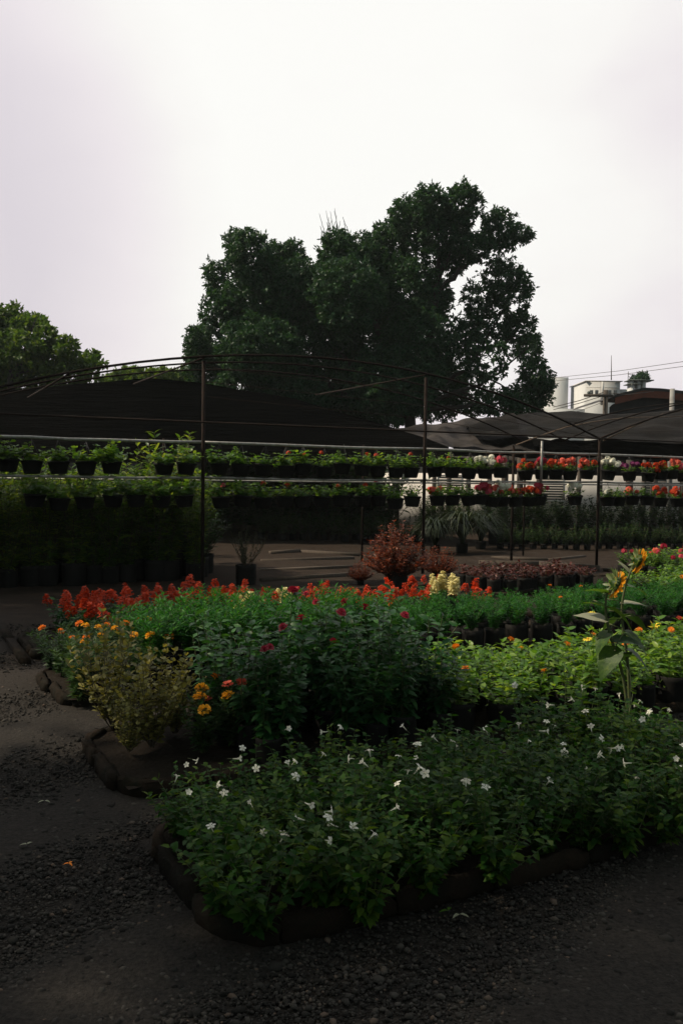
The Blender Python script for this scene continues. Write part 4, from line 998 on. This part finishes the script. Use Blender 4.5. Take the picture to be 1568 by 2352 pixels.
# ------------------------------------------------------------------ haze
HAZE = .0004  # added volume that lifts the dark tones like faded film
if HAZE:
    b = MB(); b.box((0, 55, 15), (260, 150, 32)); mt = bpy.data.materials.new('tone_lift_haze'); mt.use_nodes = True
    n_ = mt.node_tree; n_.nodes.remove(n_.nodes['Principled BSDF']); pv = n_.nodes.new('ShaderNodeVolumePrincipled')
    pv.inputs['Color'].default_value = (.86, .95, .96, 1); pv.inputs['Density'].default_value = HAZE; pv.inputs['Anisotropy'].default_value = .3
    n_.links.new(pv.outputs[0], n_.nodes['Material Output'].inputs['Volume'])
    hz_o = struct('haze', b.mesh('haze', mt), 'stuff'); hz_o['label'] = 'thin added haze lifting the dark tones over the nursery yard'

# ------------------------------------------------------------------ light
SUN_AZ, SUN_EL = R(-88), R(46)        # azimuth measured from straight ahead (+Y), left is negative
sd = Vector((math.sin(SUN_AZ) * math.cos(SUN_EL), math.cos(SUN_AZ) * math.cos(SUN_EL), math.sin(SUN_EL)))
sun = bpy.data.lights.new('sun', 'SUN'); sun.energy = 5.0; sun.angle = R(1.5); sun.color = (1, .86, .66)
so = bpy.data.objects.new('sun', sun); link(so); so.rotation_euler = (-sd).to_track_quat('-Z', 'Y').to_euler(); so.location = (-10, 0, 20)

w = bpy.data.worlds.new('World'); sc.world = w; w.use_nodes = True
nt = w.node_tree; nt.nodes.clear()
out = nt.nodes.new('ShaderNodeOutputWorld')
sky = nt.nodes.new('ShaderNodeTexSky'); sky.sky_type = 'NISHITA'; sky.sun_disc = False; sky.sun_elevation = SUN_EL; sky.sun_rotation = SUN_AZ
sky.air_density = 1.5; sky.dust_density = 4
bg1 = nt.nodes.new('ShaderNodeBackground'); bg1.inputs[1].default_value = .06; nt.links.new(sky.outputs[0], bg1.inputs[0])
tc = nt.nodes.new('ShaderNodeTexCoord'); mp = nt.nodes.new('ShaderNodeMapping'); mp.inputs['Scale'].default_value = (1, 1, 2.0)
mp.inputs['Location'].default_value = (.35, .2, .1)
nt.links.new(tc.outputs['Generated'], mp.inputs[0])
nz = nt.nodes.new('ShaderNodeTexNoise'); nz.inputs['Scale'].default_value = 1.5; nz.inputs['Detail'].default_value = 5; nz.inputs['Roughness'].default_value = .5
nt.links.new(mp.outputs[0], nz.inputs['Vector'])
# brightness falls off away from the bright part of the overcast
dp = nt.nodes.new('ShaderNodeVectorMath'); dp.operation = 'DOT_PRODUCT'
gl = Vector((-.10, .86, .50)).normalized(); dp.inputs[1].default_value = gl
nt.links.new(tc.outputs['Generated'], dp.inputs[0])
mr = nt.nodes.new('ShaderNodeMapRange'); mr.inputs[1].default_value = .25; mr.inputs[2].default_value = .76; mr.inputs[3].default_value = 0; mr.inputs[4].default_value = 1
nt.links.new(dp.outputs['Value'], mr.inputs[0])
mrb = nt.nodes.new('ShaderNodeMapRange'); mrb.inputs[1].default_value = .86; mrb.inputs[2].default_value = 1.0; mrb.inputs[3].default_value = 0; mrb.inputs[4].default_value = 1
nt.links.new(dp.outputs['Value'], mrb.inputs[0])
def mathn(op, a, b_):
    n_ = nt.nodes.new('ShaderNodeMath'); n_.operation = op
    for k, x in enumerate((a, b_)):
        if isinstance(x, (int, float)): n_.inputs[k].default_value = x
        else: nt.links.new(x, n_.inputs[k])
    return n_.outputs[0]
def lobe(v, a, b_, amt):
    d_ = nt.nodes.new('ShaderNodeVectorMath'); d_.operation = 'DOT_PRODUCT'; d_.inputs[1].default_value = Vector(v).normalized(); nt.links.new(tc.outputs['Generated'], d_.inputs[0])
    m_ = nt.nodes.new('ShaderNodeMapRange'); m_.interpolation_type = 'SMOOTHSTEP'; m_.inputs[1].default_value = a; m_.inputs[2].default_value = b_; m_.inputs[4].default_value = amt; nt.links.new(d_.outputs['Value'], m_.inputs[0]); return m_.outputs[0]
dark = mathn('ADD', mathn('MULTIPLY', lobe((-.46, .9, .30), .93, 1.0, .95), nz.outputs['Fac']), mathn('ADD', lobe((.3, .95, .02), .93, 1.0, .12), lobe((.50, .9, .62), .93, 1.0, .06)))
dens = mathn('SUBTRACT', mathn('ADD', mathn('MULTIPLY', mathn('SUBTRACT', nz.outputs['Fac'], .5), 1.15), mathn('MULTIPLY', mrb.outputs[0], .30)), dark)
cl = ramp(nt, mathn('ADD', dens, .63), [(.38, (.70, .65, .70)), (.54, (.84, .785, .81)), (.72, (.94, .92, .895)), (.86, (.975, .968, .935))])
hz = ramp(nt, mr.outputs[0], [(0, (.30, .36, .35)), (.6, (.56, .60, .60)), (1, (1, 1, 1))])
mm = nt.nodes.new('ShaderNodeMix'); mm.data_type = 'RGBA'; mm.blend_type = 'MULTIPLY'; mm.inputs[0].default_value = 1
nt.links.new(cl, mm.inputs[6]); nt.links.new(hz, mm.inputs[7])
bg2 = nt.nodes.new('ShaderNodeBackground'); bg2.inputs[1].default_value = 1.07; nt.links.new(mm.outputs[2], bg2.inputs[0])
mxs = nt.nodes.new('ShaderNodeMixShader'); mxs.inputs[0].default_value = .94
nt.links.new(bg1.outputs[0], mxs.inputs[1]); nt.links.new(bg2.outputs[0], mxs.inputs[2]); nt.links.new(mxs.outputs[0], out.inputs[0])

sc.view_settings.view_transform = 'Standard'; sc.view_settings.look = 'None'; sc.view_settings.exposure = 0; sc.view_settings.gamma = 1
sc.render.engine = 'CYCLES'
sc.cycles.max_bounces = 6; sc.cycles.transparent_max_bounces = 12; sc.cycles.use_denoising = True
